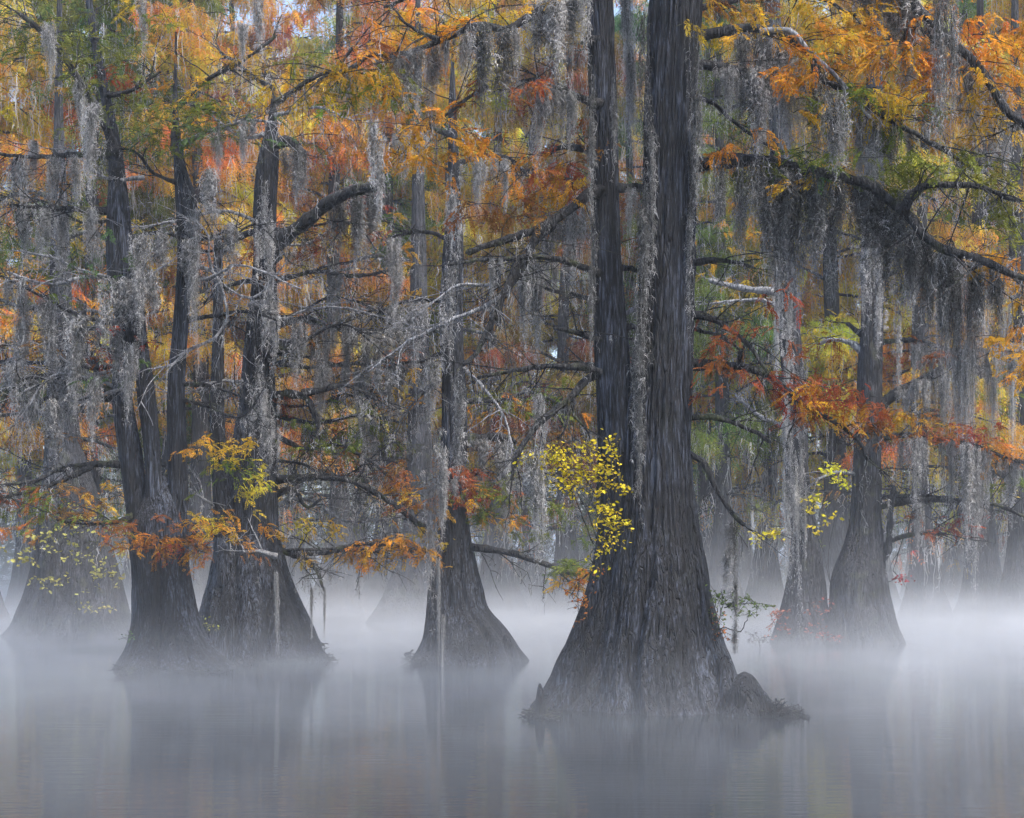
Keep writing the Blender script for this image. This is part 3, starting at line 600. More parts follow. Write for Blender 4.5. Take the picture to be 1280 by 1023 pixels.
for a_ in [(210, 145, 80, 38, 300, OLIVE, -.5), (235, 165, 70, 25, 130, GREEN, -.7), (230, 120, 55, 30, 100, GOLD, -.4), (60, 60, 80, 45, 240, OLIVE, -.6), (40, 30, 60, 30, 110, GREEN, -.4), (20, 100, 45, 35, 70, GOLD, -.4),
           (150, 95, 45, 18, 70, RED, .1), (145, 60, 50, 30, 80, OLIVE, 0), (170, 30, 60, 25, 60, GOLD, .3), (55, 625, 55, 18, 70, RUST, -1), (55, 622, 55, 18, 50, OLIVE, -1), (20, 615, 45, 14, 70, RED, -1), (120, 650, 55, 12, 55, RUST, -1.1), (120, 648, 55, 12, 30, OLIVE, -1.1),
           (180, 670, 55, 12, 60, ORANGE, -1.1), (225, 680, 50, 16, 90, RUST, -1.1), (225, 680, 50, 16, 40, RED, -1.1), (265, 665, 32, 22, 75, ORANGE, -1.1), (270, 650, 25, 10, 40, YELLOW, -1.1), (285, 555, 35, 14, 70, ORANGE, -1), (295, 580, 32, 22, 40, OLIVE, -1), (295, 580, 32, 22, 30, GOLD, -1),
           (320, 600, 22, 16, 40, YELLOW, -1), (120, 620, 30, 12, 30, GOLD, -.8), (130, 330, 60, 40, 60, GREEN, -.5), (50, 350, 60, 50, 50, OLIVE, -.2), (110, 440, 50, 25, 45, RUST, -.4), (60, 545, 40, 20, 25, RUST, 0),
           (140, 440, 40, 30, 25, RED, -.5), (170, 460, 40, 20, 25, GREEN, -.5), (300, 80, 55, 30, 60, ORANGE, -.3), (80, 220, 60, 30, 50, RUST, .3), (30, 290, 50, 30, 45, ORANGE, .4)]:
    u_, v_, rx, ry, n_, c_, dy_ = a_
    fo(u_, v_, rx, ry, int(n_ * 1.6), c_, dy_, droop=.25, tpl=TPL_FINE, scale=.85)
for k in range(10):
    fo(rng.uniform(-80, 320), rng.uniform(-220, -40), 80, 40, 60, [OLIVE, GOLD, ORANGE][k % 3], rng.uniform(-1, 1))
T2.finish()
beards(26.2, [(45, 176, 85, 12), (58, 262, 70, 16), (95, 196, 60, 14), (25, 196, 110, 16), (80, 262, 90, 14), (110, 262, 120, 14), (65, 196, 60, 14), (30, 258, 80, 16)], 'moss beard hanging from the level upper boughs of the three-stemmed cypress', 'moss on upper boughs of the three-stemmed cypress')
beards(26.0, [(257, 212, 130, 18), (241, 262, 170, 20), (285, 280, 90, 14), (235, 300, 150, 14), (270, 160, 60, 12), (310, 152, 70, 14), (200, 292, 110, 16), (175, 295, 90, 14)], 'moss beard among the stems of the three-stemmed cypress', 'moss among the three stems')
beards(26.1, [(150, 350, 130, 22, -.3), (165, 430, 90, 16, -.3), (185, 340, 120, 16, -.3), (100, 395, 120, 20), (60, 370, 110, 20), (20, 350, 110, 20), (80, 455, 110, 18), (40, 468, 100, 18), (120, 470, 90, 16), (60, 500, 100, 16), (15, 455, 90, 14), (135, 400, 100, 22), (30, 400, 90, 18)],
       'ashy moss curtain low on the three-stemmed cypress', 'moss low on the three-stemmed cypress')
beards(25.6, [(60, 30, 80, 14), (100, 100, 70, 14), (115, 130, 110, 16), (300, 30, 60, 16), (322, -10, 75, 10, 1.5), (178, -5, 70, 8, 1.0)], 'moss tassel below the leaning top of the three-stemmed cypress', 'moss on the leaning top')

T3 = Tree('stout cypress with a broad bell-shaped foot and thick crooked limbs, behind the three-stemmed one', 28.6, 328, 3)
T3.trunk([(110, 341, 344), (150, 335, 346), (200, 323, 348), (250, 318, 345), (330, 317, 345), (400, 310, 345), (430, 306, 342), (500, 300, 344), (560, 290, 346), (620, 281, 347), (660, 277, 348), (701, 266, 357),
          (734, 258, 369), (761, 250, 381), (795, 242, 397), (815, 236, 407), (824, 232, 415)], sides=200, rows=320, flute=.5, flute_h=2.5, bark=.03, ridge=56)
T3.trunk([(300, 272, 282), (440, 270, 284), (520, 267, 285), (600, 270, 290), (680, 272, 305), (730, 270, 320)], sides=60, rows=130, flute=.05, bark=.018, ridge=24, dy=-.35)
L = T3.limb
L([(335, 318), (345, 302), (365, 290), (390, 272), (412, 255), (430, 243), (455, 236), (478, 232)], 10, 6, 0, -1.6, 14, moss=.7)
L([(330, 215), (336, 195), (345, 182), (358, 178), (370, 182), (380, 192)], 8, 5, 0, -.3, 5, moss=1.0)
L([(325, 452), (340, 442), (358, 434), (368, 438)], 9, 7, 0, -.4, 5, moss=1.0)
L([(335, 495), (365, 494), (385, 500), (395, 520), (398, 535)], 6, 3, 0, -.5, 8, moss=.8)
L([(378, 492), (405, 487), (425, 482), (445, 486), (470, 500)], 4, 2, -.4, -.6, 10, moss=1.0)
L([(338, 600), (380, 597), (430, 599), (460, 602)], 5.5, 3, 0, -.3, 10, moss=.5)
L([(345, 618), (365, 612), (385, 635), (400, 625)], 4, 1.5, 0, -.4, 6, moss=.2)
L([(348, 688), (378, 698), (395, 712), (405, 738)], 4, 1.6, 0, -.6, 7, moss=.5)
L([(346, 695), (325, 690), (305, 690)], 3, 1.5, -1.0, -1.3, 4, moss=.2, dead=True)
L([(345, 690), (400, 692), (440, 688), (480, 690)], 3, 1.6, 0, -.5, 12, moss=.4)
L([(335, 408), (380, 398), (430, 412), (470, 415), (500, 412)], 5, 3, 0, .3, 14, moss=1.4)
L([(335, 385), (310, 383), (335, 378), (350, 400), (380, 390), (430, 385), (470, 395)], 2, 1.0, -.4, -1.0, 18, moss=.3, dead=True)
L([(322, 350), (300, 352), (270, 365), (255, 380)], 3, 1.5, 0, .2, 8)
L([(340, 290), (310, 292), (290, 305), (270, 330)], 5, 2, 0, .5, 8)
L([(342, 130), (375, 110), (410, 95), (440, 60)], 3.5, 1.8, 0, -.4, 14)
L([(338, 110), (310, 90), (275, 65)], 3, 1.6, 0, .3, 10)
L([(335, 170), (300, 170), (270, 150)], 3, 1.5, 0, .3, 10, dead=True, moss=.5)
L([(342, 145), (370, 140), (395, 135), (440, 150)], 2.5, 1.2, 0, -.6, 12, dead=True, moss=.3)
L([(345, 545), (380, 560), (420, 555), (460, 575), (490, 600)], 3, 1.4, 0, -.3, 16, moss=.7)
L([(345, 520), (400, 530), (450, 520), (510, 530)], 3, 1.4, 0, .4, 16, moss=1.2)
L([(345, 455), (400, 460), (450, 455), (510, 465)], 3, 1.6, 0, .6, 16, moss=1.6)
L([(345, 350), (400, 340), (440, 345), (500, 335)], 3, 1.4, 0, .8, 14, moss=1.4)
for k in range(12):
    sv = T3.r.uniform(230, 640); dr = 1 if k % 4 else -1
    L([(328, sv), (328 + dr * T3.r.uniform(30, 60), sv + T3.r.uniform(-20, 12)), (328 + dr * T3.r.uniform(80, 120), sv + T3.r.uniform(-35, 25)), (328 + dr * T3.r.uniform(130, 190), sv + T3.r.uniform(-30, 40))], 2.2, .9, 0, T3.r.uniform(-1.0, .6), 14, moss=.8, dead=k % 2 == 0)
fo = T3.foliage
for a_ in [(440, 275, 45, 30, 90, RUST, -.3), (400, 300, 40, 40, 60, RUST, 0), (455, 240, 35, 20, 40, RED, -.3), (345, 170, 30, 12, 25, GREEN, -.2), (330, 130, 50, 30, 40, RUST, .2), (400, 120, 50, 30, 60, ORANGE, .2), (400, 540, 55, 30, 110, OLIVE, -.2),
           (430, 570, 55, 28, 70, RUST, 0), (460, 540, 45, 30, 70, OLIVE, .2), (345, 480, 25, 35, 25, RED, -.3), (400, 420, 45, 22, 25, RED, -.2), (355, 655, 35, 10, 30, ORANGE, -.5), (385, 660, 45, 12, 50, YELLOW, -.4),
           (470, 690, 55, 10, 50, ORANGE, -.4), (420, 690, 40, 10, 30, GOLD, -.4), (500, 600, 50, 25, 60, ORANGE, 0), (450, 480, 40, 20, 40, ORANGE, .3), (480, 360, 50, 30, 50, GOLD, .6), (330, 330, 25, 25, 30, RUST, -.2)]:
    u_, v_, rx, ry, n_, c_, dy_ = a_
    fo(u_, v_, rx, ry, int(n_ * 1.4), c_, dy_, droop=.35, tpl=TPL_FINE, scale=1.1)
T3.finish()
beards(28.0, [(440, 250, 75, 26), (456, 240, 70, 22), (425, 250, 60, 18), (470, 236, 60, 16)], 'dark shaggy moss at the end of the thick rising limb', 'moss on the thick rising limb')
beards(28.2, [(366, 184, 62, 22), (378, 190, 45, 12)], 'moss bunch on the hooked dead top of the stout cypress', 'moss on the hooked top')
beards(28.2, [(330, 215, 140, 20, -.4), (338, 320, 120, 20, -.5), (322, 440, 110, 20, -.6), (340, 480, 110, 14, -.6)], 'moss sheet clinging to the stem of the stout cypress', 'moss on the stout stem')
beards(28.2, [(375, 400, 90, 18), (400, 405, 110, 20), (425, 412, 90, 18), (450, 415, 100, 20), (478, 414, 80, 16), (400, 460, 70, 16), (440, 460, 80, 18), (480, 462, 80, 16), (420, 345, 60, 14), (495, 336, 60, 14), (460, 522, 70, 16)],
       'ashy moss curtain strung between the stout cypress and the lone middle one', 'moss between stout and middle cypress')
beards(17.8, [(467, 150, 80, 9), (472, 175, 85, 12)], 'lone spindle of moss dangling in open air', 'moss spindle')
beards(28.0, [(347, 715, 85, 5, -1.6), (390, 735, 60, 3), (406, 735, 55, 3)], 'thin moss thread hanging before the bell-shaped foot', 'moss threads')

# ================= lone middle cypress
T4 = Tree('lone slender cypress with a lopsided flared foot, between the stout tree and the twin-stemmed giant', 28.5, 570, 4)
T4.trunk([(60, 565, 567), (130, 561, 570), (200, 560, 573), (260, 559, 576), (290, 556, 578), (330, 553, 579), (400, 550, 578), (450, 552, 580), (500, 553, 583), (560, 551, 583), (613, 548, 582), (664, 546, 587), (691, 543, 592),
          (734, 536, 603), (761, 533, 611), (778, 531, 626), (795, 528, 640), (812, 520, 651), (823, 513, 660)], sides=170, rows=320, flute=.42, flute_h=1.9, bark=.034, ridge=48)
L = T4.limb
L([(556, 672), (542, 669), (525, 658), (504, 640), (464, 614), (430, 600), (395, 597)], 5, 2.5, 0, -.6, 20, moss=.5)
L([(555, 692), (520, 688), (464, 681), (430, 686), (360, 688)], 3.5, 1.6, 0, -.8, 16, moss=.3)
L([(575, 682), (600, 685), (620, 687), (660, 697), (700, 712), (735, 723)], 5, 2.5, 0, -.8, 14, moss=.6)
L([(570, 552), (600, 548), (625, 548), (645, 553)], 7, 5, 0, .4, 5, moss=1.0)
L([(560, 440), (530, 450), (500, 455), (470, 470)], 3, 1.5, 0, .3, 10, moss=1.0)
L([(575, 455), (610, 490), (630, 520), (640, 560)], 2.2, 1.2, 0, -.8, 8, moss=.2, dead=True)
L([(560, 470), (530, 490), (505, 520), (495, 540)], 2.2, 1.2, 0, -.8, 10, moss=.4)
L([(570, 500), (620, 500), (660, 490), (700, 505)], 3, 1.5, 0, .8, 14, moss=1.0)
L([(570, 600), (610, 590), (640, 600), (680, 595)], 3, 1.5, 0, .8, 14, moss=.8)
L([(565, 380), (530, 375), (490, 382), (460, 400)], 3, 1.5, 0, .4, 12, moss=1.2)
L([(565, 300), (520, 290), (480, 300)], 3, 1.5, 0, .8, 10, moss=1.2)
L([(565, 210), (600, 195), (640, 200), (660, 220)], 3, 1.5, 0, .5, 12, moss=1.2)
L([(565, 170), (530, 160), (490, 170)], 3, 1.5, 0, .5, 12, moss=1.2)
fo = T4.foliage
for a_ in [(590, 605, 45, 20, 110, RED, -.5), (610, 615, 50, 30, 100, OLIVE, -.2), (560, 620, 40, 15, 40, ORANGE, -.7), (600, 640, 50, 22, 70, ORANGE, -.1), (640, 640, 40, 30, 70, OLIVE, .2), (495, 680, 45, 10, 90, ORANGE, -.6),
           (530, 665, 25, 14, 40, YELLOW, -.5), (460, 690, 45, 10, 40, GOLD, -.6), (718, 708, 32, 10, 70, OLIVE, -.9), (725, 718, 28, 14, 50, ORANGE, -.9), (650, 500, 55, 25, 90, OLIVE, .5), (640, 510, 50, 14, 50, ORANGE, .5), (690, 560, 40, 40, 70, RUST, .8),
           (690, 640, 35, 30, 70, OLIVE, .3), (620, 560, 40, 20, 40, RUST, .5), (520, 500, 45, 20, 40, ORANGE, .2), (490, 440, 40, 15, 25, RED, .2), (500, 610, 40, 20, 50, RUST, -.3), (640, 230, 40, 25, 60, ORANGE, .4), (500, 180, 50, 25, 60, ORANGE, .5), (470, 290, 40, 20, 40, GOLD, .8)]:
    u_, v_, rx, ry, n_, c_, dy_ = a_
    fo(u_, v_, rx, ry, int(n_ * 1.4), c_, dy_, droop=.35, tpl=TPL_FINE, scale=1.1)
T4.finish()
beards(28.0, [(543, 500, 190, 9, -.5), (538, 560, 130, 10, -.5), (578, 460, 130, 12, -.4), (567, 190, 130, 16, -.3), (560, 300, 150, 12, -.4)], 'dark moss trail down the stem of the lone middle cypress', 'moss on the middle stem')
beards(28.0, [(552, 560, 100, 12, -.7), (560, 600, 70, 16, -.7)], 'pale moss tuft low on the stem of the lone middle cypress', 'pale tuft on the middle stem')
beards(27.6, [(548, 700, 120, 4, -.7), (554, 770, 85, 3, -.7)], 'thin moss string hanging before the lopsided flared foot', 'moss string on the middle cypress')
beards(28.4, [(600, 550, 60, 20), (630, 552, 80, 20), (640, 600, 70, 16), (520, 378, 90, 22), (490, 384, 80, 20), (540, 450, 80, 16), (505, 456, 80, 20), (675, 494, 70, 14), (600, 198, 70, 14), (625, 198, 80, 14), (500, 168, 70, 14), (530, 162, 60, 14), (490, 298, 70, 16)],
       'moss beard on the boughs of the lone middle cypress', 'moss on boughs of the middle cypress')

# ================= the pair of misty cypresses
T5 = Tree('slim moss-draped cypress standing beside its thicker neighbour in the pale mist', 35.2, 995, 5)
T5.trunk([(-160, 950, 964), (0, 956, 974), (120, 961, 982), (230, 965, 990), (320, 968, 992), (404, 973, 999), (471, 978, 1005), (521, 980, 1008), (600, 983, 1011), (660, 989, 1021), (711, 986, 1029), (761, 976, 1035), (790, 967, 1041), (802, 962, 1044)],
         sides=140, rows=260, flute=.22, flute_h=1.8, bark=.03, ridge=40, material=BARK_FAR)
L = T5.limb
L([(980, 368), (968, 365), (930, 360), (888, 351)], 5, 3, 0, -.4, 6, moss=.4, dead=True)
L([(980, 390), (960, 378), (935, 376), (890, 380)], 2.5, 1.5, 0, -.5, 6, dead=True, moss=.3)
L([(1000, 480), (960, 470), (920, 490)], 3, 1.5, 0, .5, 8)
L([(1000, 300), (1040, 290), (1080, 300)], 3, 1.5, 0, .5, 8)
L([(995, 540), (950, 520), (920, 495)], 3, 1.5, 0, .3, 8, dead=True, moss=.3)
L([(975, 120), (930, 130), (890, 150)], 3, 1.5, 0, .5, 8)
fo = T5.foliage
for a_ in [(930, 360, 50, 30, 60, GOLD, .5), (910, 290, 40, 20, 50, ORANGE, .5), (920, 140, 40, 30, 50, OLIVE, .5), (1040, 430, 40, 40, 50, YELLOW, 1.0)]:
    u_, v_, rx, ry, n_, c_, dy_ = a_; fo(u_, v_, rx, ry, n_ * 2, c_, dy_, droop=.5)
T5.finish()
beards(34.8, [(968, 215, 330, 12, -.4), (990, 330, 190, 14, -.5), (985, 430, 140, 12, -.5), (1003, 420, 120, 9, -.5), (987, 520, 150, 16, -.6), (1002, 520, 190, 12, -.6), (976, 300, 160, 14, -.5), (984, 560, 120, 7, -.6)],
       'shaggy grey moss sheathing the slim misty cypress', 'moss on the slim misty cypress')
T6 = Tree('thick misty cypress with one upswept broken limb, paired with a slimmer tree', 34.8, 1083, 6)
T6.trunk([(-160, 1088, 1102), (0, 1086, 1102), (150, 1082, 1103), (250, 1080, 1105), (320, 1077, 1103), (400, 1077, 1103), (471, 1072, 1102), (520, 1071, 1102), (560, 1068, 1101), (620, 1065, 1101), (660, 1061, 1102), (690, 1052, 1105),
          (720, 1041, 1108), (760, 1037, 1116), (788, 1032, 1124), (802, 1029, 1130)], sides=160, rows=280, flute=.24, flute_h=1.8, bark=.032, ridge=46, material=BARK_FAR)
L = T6.limb
L([(1085, 520), (1100, 506), (1120, 492), (1140, 482), (1160, 474), (1176, 462)], 8, 6, 0, -.3, 8, moss=1.6)
L([(1085, 550), (1130, 545), (1180, 548), (1215, 555), (1250, 570), (1295, 582)], 4.5, 2, 0, -.6, 16, moss=1.2)
L([(1085, 636), (1130, 628), (1180, 625), (1240, 630), (1295, 652)], 5, 2, 0, -.6, 16, moss=.8)
L([(1090, 622), (1130, 620), (1185, 622)], 3.5, 2, 0, .3, 6)
L([(1095, 690), (1110, 680), (1140, 668), (1180, 668)], 4, 2, 0, -.4, 10, moss=.6)
L([(1090, 720), (1108, 690), (1113, 640), (1118, 610)], 5, 3, -.2, -.5, 3, moss=1)
L([(1080, 440), (1060, 428), (1040, 425), (1025, 430)], 4, 2, 0, .3, 6, dead=True, moss=.4)
L([(1082, 420), (1068, 412), (1060, 405)], 4, 2.5, 0, .2, 3, moss=.4)
L([(1090, 350), (1105, 345), (1120, 340)], 4, 3, 0, -.2, 4, moss=1)
L([(1090, 430), (1140, 425), (1200, 440), (1260, 430)], 3.5, 1.8, 0, .6, 16, moss=1.6)
L([(1090, 330), (1150, 315), (1210, 330), (1270, 320)], 3.5, 1.8, 0, .8, 16, moss=1.6)
L([(1090, 250), (1130, 240), (1170, 250)], 3.5, 1.8, 0, .5, 10, moss=1.4)
L([(1085, 600), (1050, 590), (1020, 600)], 3, 1.4, 0, -.3, 8, dead=True, moss=.2)
fo = T6.foliage
for a_ in [(1190, 540, 50, 10, 90, RED, -.4), (1170, 535, 40, 10, 40, ORANGE, -.4), (1250, 560, 35, 14, 70, ORANGE, -.5), (1195, 655, 35, 14, 50, RED, -.4), (1150, 445, 25, 18, 40, RED, .1), (1090, 525, 22, 25, 60, RED, -.5), (1240, 600, 40, 22, 50, OLIVE, .3),
           (1220, 500, 40, 25, 50, OLIVE, .8), (1150, 520, 40, 20, 40, GOLD, .8), (1220, 560, 30, 15, 30, OLIVE, 0)]:
    u_, v_, rx, ry, n_, c_, dy_ = a_; fo(u_, v_, rx, ry, int(n_ * 1.8), c_, dy_, droop=.25, tpl=TPL_FINE, scale=1.2)
T6.finish()
beards(34.4, [(1082, 200, 150, 14, -.5), (1104, 340, 80, 16, -.4), (1124, 335, 120, 8), (1095, 260, 110, 12, -.5), (1078, 290, 80, 9, -.5)], 'grey moss draped down the stem of the thick misty cypress', 'moss on the thick misty stem')
beards(34.4, [(1150, 475, 60, 25), (1168, 464, 90, 20), (1130, 488, 50, 16), (1178, 462, 70, 14)], 'moss clump under the upswept broken limb', 'moss on the upswept limb')
beards(34.4, [(1165, 318, 110, 25), (1185, 320, 220, 26), (1215, 330, 190, 25), (1210, 430, 250, 18), (1200, 438, 140, 30), (1235, 325, 150, 24), (1255, 322, 160, 22), (1240, 432, 130, 24), (1265, 430, 130, 22), (1150, 430, 60, 18), (1175, 432, 110, 18), (1140, 316, 80, 20)],
       'long pale moss curtain beyond the upswept broken limb', 'pale moss curtains')
beards(34.2, [(1140, 548, 80, 16), (1155, 548, 110, 14), (1210, 556, 120, 14), (1185, 550, 80, 25), (1228, 562, 110, 18), (1218, 560, 160, 10), (1150, 628, 60, 10), (1265, 575, 70, 16), (1128, 550, 70, 7)], 'moss tassel on the low spreading bough of the thick misty cypress', 'moss on the low misty bough')

# ================= faint trees in the mist
def far_tree(label, D, u, seed, prof, limbs, group=None, fol=()):
    T = Tree(label, D, u, seed, group)
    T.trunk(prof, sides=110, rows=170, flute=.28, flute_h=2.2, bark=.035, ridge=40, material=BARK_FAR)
    for px in limbs: T.limb(px, 4, 1.6, 0, T.r.uniform(-.8, .8), 12, moss=1.2)
    for a_ in fol:
        u_, v_, rx, ry, n_, c_, dy_ = a_; T.foliage(u_, v_, rx, ry, n_, c_, dy_, droop=.35, scale=1.3)
    T.finish(); return T
far_tree('pale broad-footed cypress dimmed by mist behind the leafy yellow sapling', 38.2, 82, 21,
         [(-120, 74, 78), (150, 68, 79), (300, 64, 86), (480, 60, 94), (560, 57, 102), (620, 53, 122), (660, 48, 132), (700, 42, 143), (734, 34, 152), (765, 22, 160), (785, 12, 167), (794, 4, 172)],
         [[(75, 520), (40, 515), (0, 520)], [(75, 560), (110, 550), (140, 560)], [(75, 420), (120, 410), (160, 425)], [(72, 380), (30, 385), (-10, 370)], [(72, 300), (110, 290), (150, 305)], [(72, 250), (30, 240), (-10, 255)]], None,
         [(30, 650, 50, 20, 60, ORANGE, -.5), (110, 420, 60, 40, 60, ORANGE, .5), (20, 350, 50, 40, 60, GOLD, .5)])
far_tree('ghostly cypress foot seen through mist just behind the lone slender cypress', 46, 515, 22,
         [(-100, 521, 524), (150, 517, 528), (400, 512, 535), (600, 507, 541), (690, 499, 547), (730, 485, 552), (760, 470, 558), (775, 458, 565)],
         [[(520, 600), (480, 590), (440, 600)], [(520, 500), (470, 490), (430, 505)], [(520, 420), (560, 410), (620, 420)], [(520, 330), (470, 320), (430, 330)]], None, [(470, 560, 50, 30, 60, RUST, 0)])
far_tree('ghostly cypress trailing pale moss in deep mist beyond the spreading boughs', 52, 1228, 23,
         [(-120, 1224, 1227), (100, 1219, 1231), (300, 1215, 1236), (600, 1212, 1241), (680, 1209, 1246), (720, 1205, 1252), (750, 1199, 1258), (768, 1192, 1266)],
         [[(1225, 600), (1180, 590), (1140, 600)], [(1225, 560), (1260, 550), (1300, 560)], [(1225, 480), (1180, 470), (1140, 480)], [(1225, 390), (1260, 380), (1300, 390)], [(1225, 300), (1180, 290), (1140, 300)]], None, [(1240, 620, 40, 30, 60, OLIVE, 0), (1180, 590, 40, 20, 50, ORANGE, 0)])
far_tree('ghostly leaning cypress in deep mist at the edge of the pale moss curtains', 50, 1275, 24,
         [(-120, 1267, 1270), (100, 1263, 1275), (400, 1262, 1282), (600, 1262, 1288), (700, 1258, 1296), (760, 1246, 1306)],
         [[(1270, 600), (1240, 590), (1200, 605)], [(1270, 480), (1230, 470), (1200, 480)]], None, [(1265, 590, 30, 30, 50, ORANGE, 0)])

# ------------------------------------------------------------------ background cypresses: five kinds, copied
def bg_kind(k):
    r = np.random.default_rng(700 + k)
    H = r.uniform(23, 27); tr = Acc(); br = Acc(); fo_ = Acc(); mo = Acc()
    # trunk
    n = 60; z = np.linspace(-.4, H * .93, n); lean = r.normal(0, .01, 2)
    base = .33 * (1 - z / H * .8); fl = .75 * np.exp(-np.maximum(z, 0) / 1.5)
    sides = 28; th = np.linspace(0, 2 * np.pi, sides, endpoint=False)
    R = base[:, None] + fl[:, None] * (.75 + .25 * np.cos(6 * th + r.uniform(0, 6))[None, :] + .15 * np.cos(9 * th)[None, :])
    cx = lean[0] * z + .12 * np.sin(z * .4 + k); cyy = lean[1] * z + .1 * np.cos(z * .35)
    R = R + .03 * (r.random((n, sides)) - .5)
    tr.add(np.stack([cx[:, None] + R * np.cos(th), cyy[:, None] + R * np.sin(th), np.broadcast_to(z[:, None], R.shape)], -1), grid_quads(n, sides))
    zs = np.sort(np.r_[r.uniform(.26, .97, 60), r.uniform(.12, .26, 6)]) * H
    for zb in zs:
        f = zb / H; az = r.uniform(0, 2 * np.pi)
        L = (3.4 - 2.2 * max(0, f - .35)) * r.uniform(.55, 1.15)
        m = 10; s = np.linspace(0, 1, m)
        up = r.uniform(-.05, .45)
        p = np.stack([np.interp(zb, z, cx) + np.cos(az) * L * s, np.interp(zb, z, cyy) + np.sin(az) * L * s, zb + L * (up * s - .35 * s * s)], -1)
        p[1:] += np.cumsum(r.normal(0, .035, (m - 1, 3)), 0)
        tube(br, p, np.linspace(.055, .015, m) * (1.3 - .6 * f), 5, .15, int(r.integers(1e6)))
        pts = [p]
        for _ in range(5):
            i = int(r.integers(2, m)); a2 = az + r.choice([-1, 1]) * r.uniform(.5, 1.3); l2 = r.uniform(.6, 1.5)
            t_ = np.linspace(0, 1, 6)
            p2 = p[i] + np.stack([np.cos(a2) * l2 * t_, np.sin(a2) * l2 * t_, l2 * (.1 * t_ - .35 * t_ * t_)], -1); p2[1:] += r.normal(0, .04, (5, 3))
            tube(br, p2, np.linspace(.02, .008, 6), 3, 0); pts.append(p2)
        allp = np.concatenate([q[2:] for q in pts])
        # foliage droops from the outer twigs
        nS = int(r.integers(95, 150)) if r.random() < .9 and f > .22 else 14
        pos = allp[r.integers(0, len(allp), nS)] + r.normal(0, .12, (nS, 3))
        tb = r.random()
        place_sprays(fo_, TPL_HANG if r.random() < .6 else TPL_FAR, pos, r.uniform(0, 6.28, nS), r.uniform(-1.25, -.1, nS), r.uniform(.6, 1.15, nS), r, np.clip(tb + r.normal(0, .15, nS), 0, 1))
        nM = int(r.integers(7, 26)); pm = allp[r.integers(0, len(allp), nM)]
        pm = np.repeat(pm, 2, 0) + r.normal(0, .05, (nM * 2, 3))
        ribbon_strands(mo, pm, np.repeat(r.uniform(.3, 1.9, nM), 2) * r.uniform(.6, 1, nM * 2), .021, 6, .03, np.clip(r.normal(.88, .14, nM * 2), 0, 1), 2.5, .1, r)
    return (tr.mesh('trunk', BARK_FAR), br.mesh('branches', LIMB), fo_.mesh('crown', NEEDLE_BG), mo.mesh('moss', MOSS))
KINDS = [bg_kind(k) for k in range(5)]
COLN = {'orange': ORANGE, 'gold': GOLD, 'yellow': YELLOW, 'olive': OLIVE, 'rust': RUST, 'green': GREEN, 'peach': PEACH}
MARKS = [(-20, 'off the broad-footed misty cypress, away from the others'), (140, 'behind the three-stemmed cypress'), (290, 'behind the stout cypress'), (460, 'between the stout and the lone middle cypress'), (590, 'behind the lone middle cypress'),
         (700, 'between the lone middle cypress and the twin-stemmed giant'), (850, 'behind the twin-stemmed giant'), (940, 'between the giant and the slim misty cypress'), (1040, 'behind the pair of misty cypresses'), (1150, 'behind the upswept broken limb'), (1250, 'behind the pale moss curtains'), (1340, 'past the pale moss curtains')]
def bg_tree(u, D, color, k, sc=1.0):
    where = min(MARKS, key=lambda q: abs(q[0] - u))[1]
    row = 'nearer' if D < 57 else ('middle-distance' if D < 68 else 'farthest')
    o = thing('background_cypress', f'{row} {color}-leaved mossy cypress {where}', 'tree', (float((u - CX) / F * D), float(D), 0), f'{color} background cypresses')
    o.rotation_euler.z = float(rng.uniform(0, 6.28)); o.scale = (sc * rng.uniform(.9, 1.1),) * 2 + (sc,)
    for nm, me in zip(('trunk', 'branches', 'crown', 'moss'), KINDS[k % 5]):
        c = obj(nm, me, o, color=COLN[color] if nm == 'crown' else None)
        if nm != 'trunk': c['kind'] = 'stuff'
    return o
k = 0
BGT = [(-40, 47, 'orange'), (110, 50, 'olive'), (255, 49, 'orange'), (420, 53, 'orange'), (620, 55, 'gold'), (705, 52, 'rust'), (905, 50, 'olive'), (960, 56, 'gold'), (1040, 51, 'yellow'), (1150, 49, 'orange'), (1320, 52, 'orange'),
       (30, 58, 'gold'), (170, 60, 'olive'), (330, 59, 'rust'), (480, 61, 'olive'), (560, 64, 'orange'), (660, 63, 'yellow'), (790, 60, 'green'), (880, 62, 'orange'), (1000, 63, 'gold'), (1100, 60, 'yellow'), (1200, 62, 'olive'), (1300, 60, 'rust'),
       (215, 57, 'olive'), (210, 67, 'orange'), (120, 65, 'olive'), (290, 66, 'orange'), (-60, 70, 'orange'), (80, 72, 'yellow'), (220, 71, 'green'), (370, 73, 'gold'), (450, 72, 'peach'), (540, 75, 'yellow'), (620, 74, 'green'), (740, 72, 'orange'), (830, 74, 'gold'), (930, 73, 'green'), (1060, 75, 'orange'), (1150, 72, 'olive'), (1260, 73, 'gold'), (1350, 71, 'gold')]
for (u_, D_, c_) in BGT:
    bg_tree(u_, D_, c_, k, rng.uniform(.95, 1.15) * (1 + max(0, D_ - 56) * .012)); k += 1

